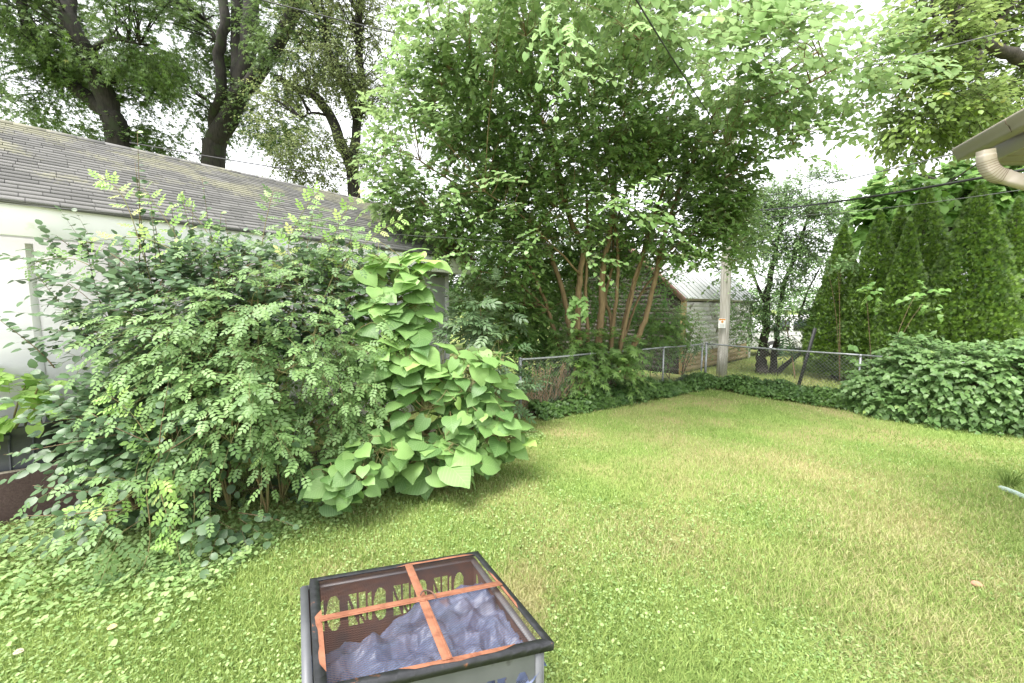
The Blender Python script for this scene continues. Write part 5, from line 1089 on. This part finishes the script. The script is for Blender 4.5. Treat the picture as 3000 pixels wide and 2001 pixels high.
for (seq, Y0, Yb, k, yg) in (([(480, 1330), (430, 1400), (440, 1560), (420, 1660), (350, 1760), (285, 1830)], 3.1, 2.62, 24, 0), ([(520, 1350), (500, 1450), (520, 1600), (530, 1700), (470, 1780)], 3.1, 2.7, 20, 0), ([(560, 1360), (570, 1480), (560, 1600), (550, 1650)], 3.15, 2.9, 18, 0),
                         ([(420, 1430), (330, 1480), (260, 1500), (215, 1515)], 3.0, 2.9, 14, 1), ([(470, 1390), (470, 1440), (500, 1560), (480, 1600)], 2.95, 2.85, 16, 1), ([(480, 1360), (400, 1230), (350, 1180), (310, 1155)], 3.1, 3.0, 16, 1),
                         ([(300, 800), (220, 760), (130, 760), (75, 790)], 3.75, 3.6, 15, 0), ([(560, 760), (430, 700), (330, 700), (230, 715)], 3.9, 3.7, 17, 1), ([(840, 800), (850, 700), (900, 600), (935, 560)], 4.3, 4.2, 18, 1), ([(940, 860), (1020, 760), (1110, 680), (1180, 640)], 4.6, 4.5, 20, 1), ([(900, 830), (960, 740), (1000, 640), (1070, 550)], 4.5, 4.4, 20, 1), ([(760, 820), (770, 700), (790, 600), (800, 560)], 4.3, 4.3, 18, 0), ([(700, 820), (620, 700), (560, 620), (520, 590)], 4.2, 4.1, 18, 1), ([(560, 800), (520, 700), (470, 620), (420, 550)], 4.0, 3.9, 16, 1), ([(450, 850), (380, 620), (330, 540), (290, 525)], 3.9, 3.8, 18, 1), ([(1090, 1000), (1130, 1010), (1190, 1020)], 4.3, 4.25, 9, 1)):
    Ys = np.linspace(Y0, Yb, len(seq)); c = curve([at(x, y, Y) for (x, y), Y in zip(seq, Ys)], 6); c[:, 2] = np.maximum(c[:, 2], .04); tb.tube(c, np.linspace(.0045, .0018, len(c)), 5)
    tt = (np.arange(k)+.6)/k; s = np.linspace(0, 1, len(c)); pp_ = np.stack([np.interp(tt, s, c[:, i]) for i in range(3)], 1); tg = nz(np.gradient(pp_, axis=0)); sd_ = nz(np.cross(tg, A(.2, -1, .3)))*np.where(np.arange(k) % 2, 1, -1)[:, None]
    leafmesh(cy_ if yg else cr, 'rose', pp_, nz(tg*.6+sd_*.8-A(0, 0, .2)+rv(k)*.25), nz(A(.05, -.6, .75)+rv(k)*.3), rng.uniform(.12, .20, k)*(1.05-.45*tt), rng.random(k))
tb.build('canes', M['greentwig'], RO); cr.build('foliage', L['rose'], RO); cy_.build('young_shoots', L['roseyoung'], RO)
# bright plant behind the tub
shrub('pokeweed', 'bright yellow green plant rising behind the grey tub at the left edge', 'plant', (tc_[0]+.05, tc_[1]+.0, .3), [(20, 1130, 3.7, 110, 60, .15), (60, 1190, 3.65, 110, 50, .15), (-40, 1200, 3.6, 80, 60, .15)], 'heart', L['roseyoung'], 34, 5, .13, .22, M['greentwig'], None, gap=0, stems=5, face=.5, facedir=A(.1, -.6, .7))
# ================================================================== CATALPA SAPLING
cb = A(-1.55, 4.75, 0)
CT = thing('catalpa_sapling', 'catalpa sapling with huge heart shaped yellow green leaves beside the rose', 'sapling', cb)
tb = MB(); cr = MB()
def catleaves(bl, n, smin, smax, rnd0=0., out=(.25, -.75, .45), node_=None):
    P, O = sample(bl, n, .55, 0, 1, .12); C, R, W = blobs_from(bl); fd = np.asarray(out)
    ax = nz(O*A(1., .7, .2)+rv(n)*1.15*A(1, 1, .35)+A(0, -.25, -.32)); nr = nz(fd[None]*.85+A(0, 0, .75)+O*.35+rv(n)*.42)
    sz = rng.uniform(smin, smax, n); hv = rng.random(n); s = rnd0+(1-rnd0)*rng.random(n)*.95
    a = hv < .55; leafmesh(cr, 'heart', P[a], ax[a], nr[a], sz[a], s[a]); leafmesh(cr, 'heart2', P[~a], ax[~a], nr[~a], sz[~a], s[~a])
    # leaf stalks
    st_ = P-ax*0.0; q = st_-nz(ax*.6+O*.6-A(0, 0, .2))*rng.uniform(.10, .2, n)[:, None]; V, lo, si = tubes(np.stack([q, (q+st_)/2-A(0, 0, .01), st_], 1), np.full((n, 3), .003), 4); tb.addarr(V, lo, si)
    return q
s1 = limb(tb, [cb, at(1120, 1150, 4.8), at(1130, 1000, 4.8), at(1170, 850, 4.8), at(1180, 760, 4.75)], .026, .008, 8)
nd = [s1]
for e in ((1250, 1200, 4.2), (1420, 1080, 4.5), (1330, 1300, 4.1), (1480, 1280, 4.4), (1080, 1400, 3.9), (960, 1430, 3.8), (1200, 1060, 4.3), (1100, 1250, 4.1)):
    nd.append(limb(tb, [cb+A(rng.normal(0, .05), rng.normal(0, .05), 0), (cb+at(*e))/2+UP*.25+A(0, .1, 0), at(*e)], .014, .006, 6))
nd = np.concatenate(nd)
q = [catleaves([(1250, 1200, 4.35, 210, 140, .35), (1340, 1120, 4.5, 170, 100, .3), (1180, 1330, 4.15, 200, 80, .25), (1410, 1260, 4.4, 130, 110, .25)], 400, .12, .24),
     catleaves([(1290, 1350, 4.05, 150, 70, .15), (1100, 1300, 4.05, 120, 60, .15)], 46, .2, .34), catleaves([(1010, 1400, 3.5, 110, 60, .15), (960, 1450, 3.5, 80, 40, .1), (1100, 1330, 3.7, 90, 60, .15)], 70, .11, .20),
     catleaves([(1500, 1300, 4.5, 55, 40, .12)], 14, .12, .2, .4), catleaves([(1150, 850, 4.6, 120, 95, .2), (1130, 960, 4.5, 115, 70, .2), (1110, 1050, 4.35, 120, 60, .2), (1220, 1020, 4.4, 100, 50, .2), (1230, 900, 4.65, 65, 90, .15)], 120, .18, .32, 0, (.2, -.6, .7)),
     catleaves([(1170, 765, 4.6, 105, 30, .16)], 26, .18, .28, .7, (.0, -.35, 1)), catleaves([(1080, 830, 4.55, 60, 60, .15)], 10, .15, .24, .7, (.0, -.35, 1)), catleaves([(1380, 1050, 4.4, 120, 30, .2), (1200, 1050, 4.3, 90, 30, .15)], 34, .12, .24, .45, (.1, -.5, .9))]
q = np.concatenate(q); branches(tb, nd, q[rng.random(len(q)) < .7], .006, .003, .05, 4)
tb.build('stems', M['greentwig'], CT); cr.build('foliage', L['catalpa'], CT, smooth=True)
bpy.context.view_layer.update()
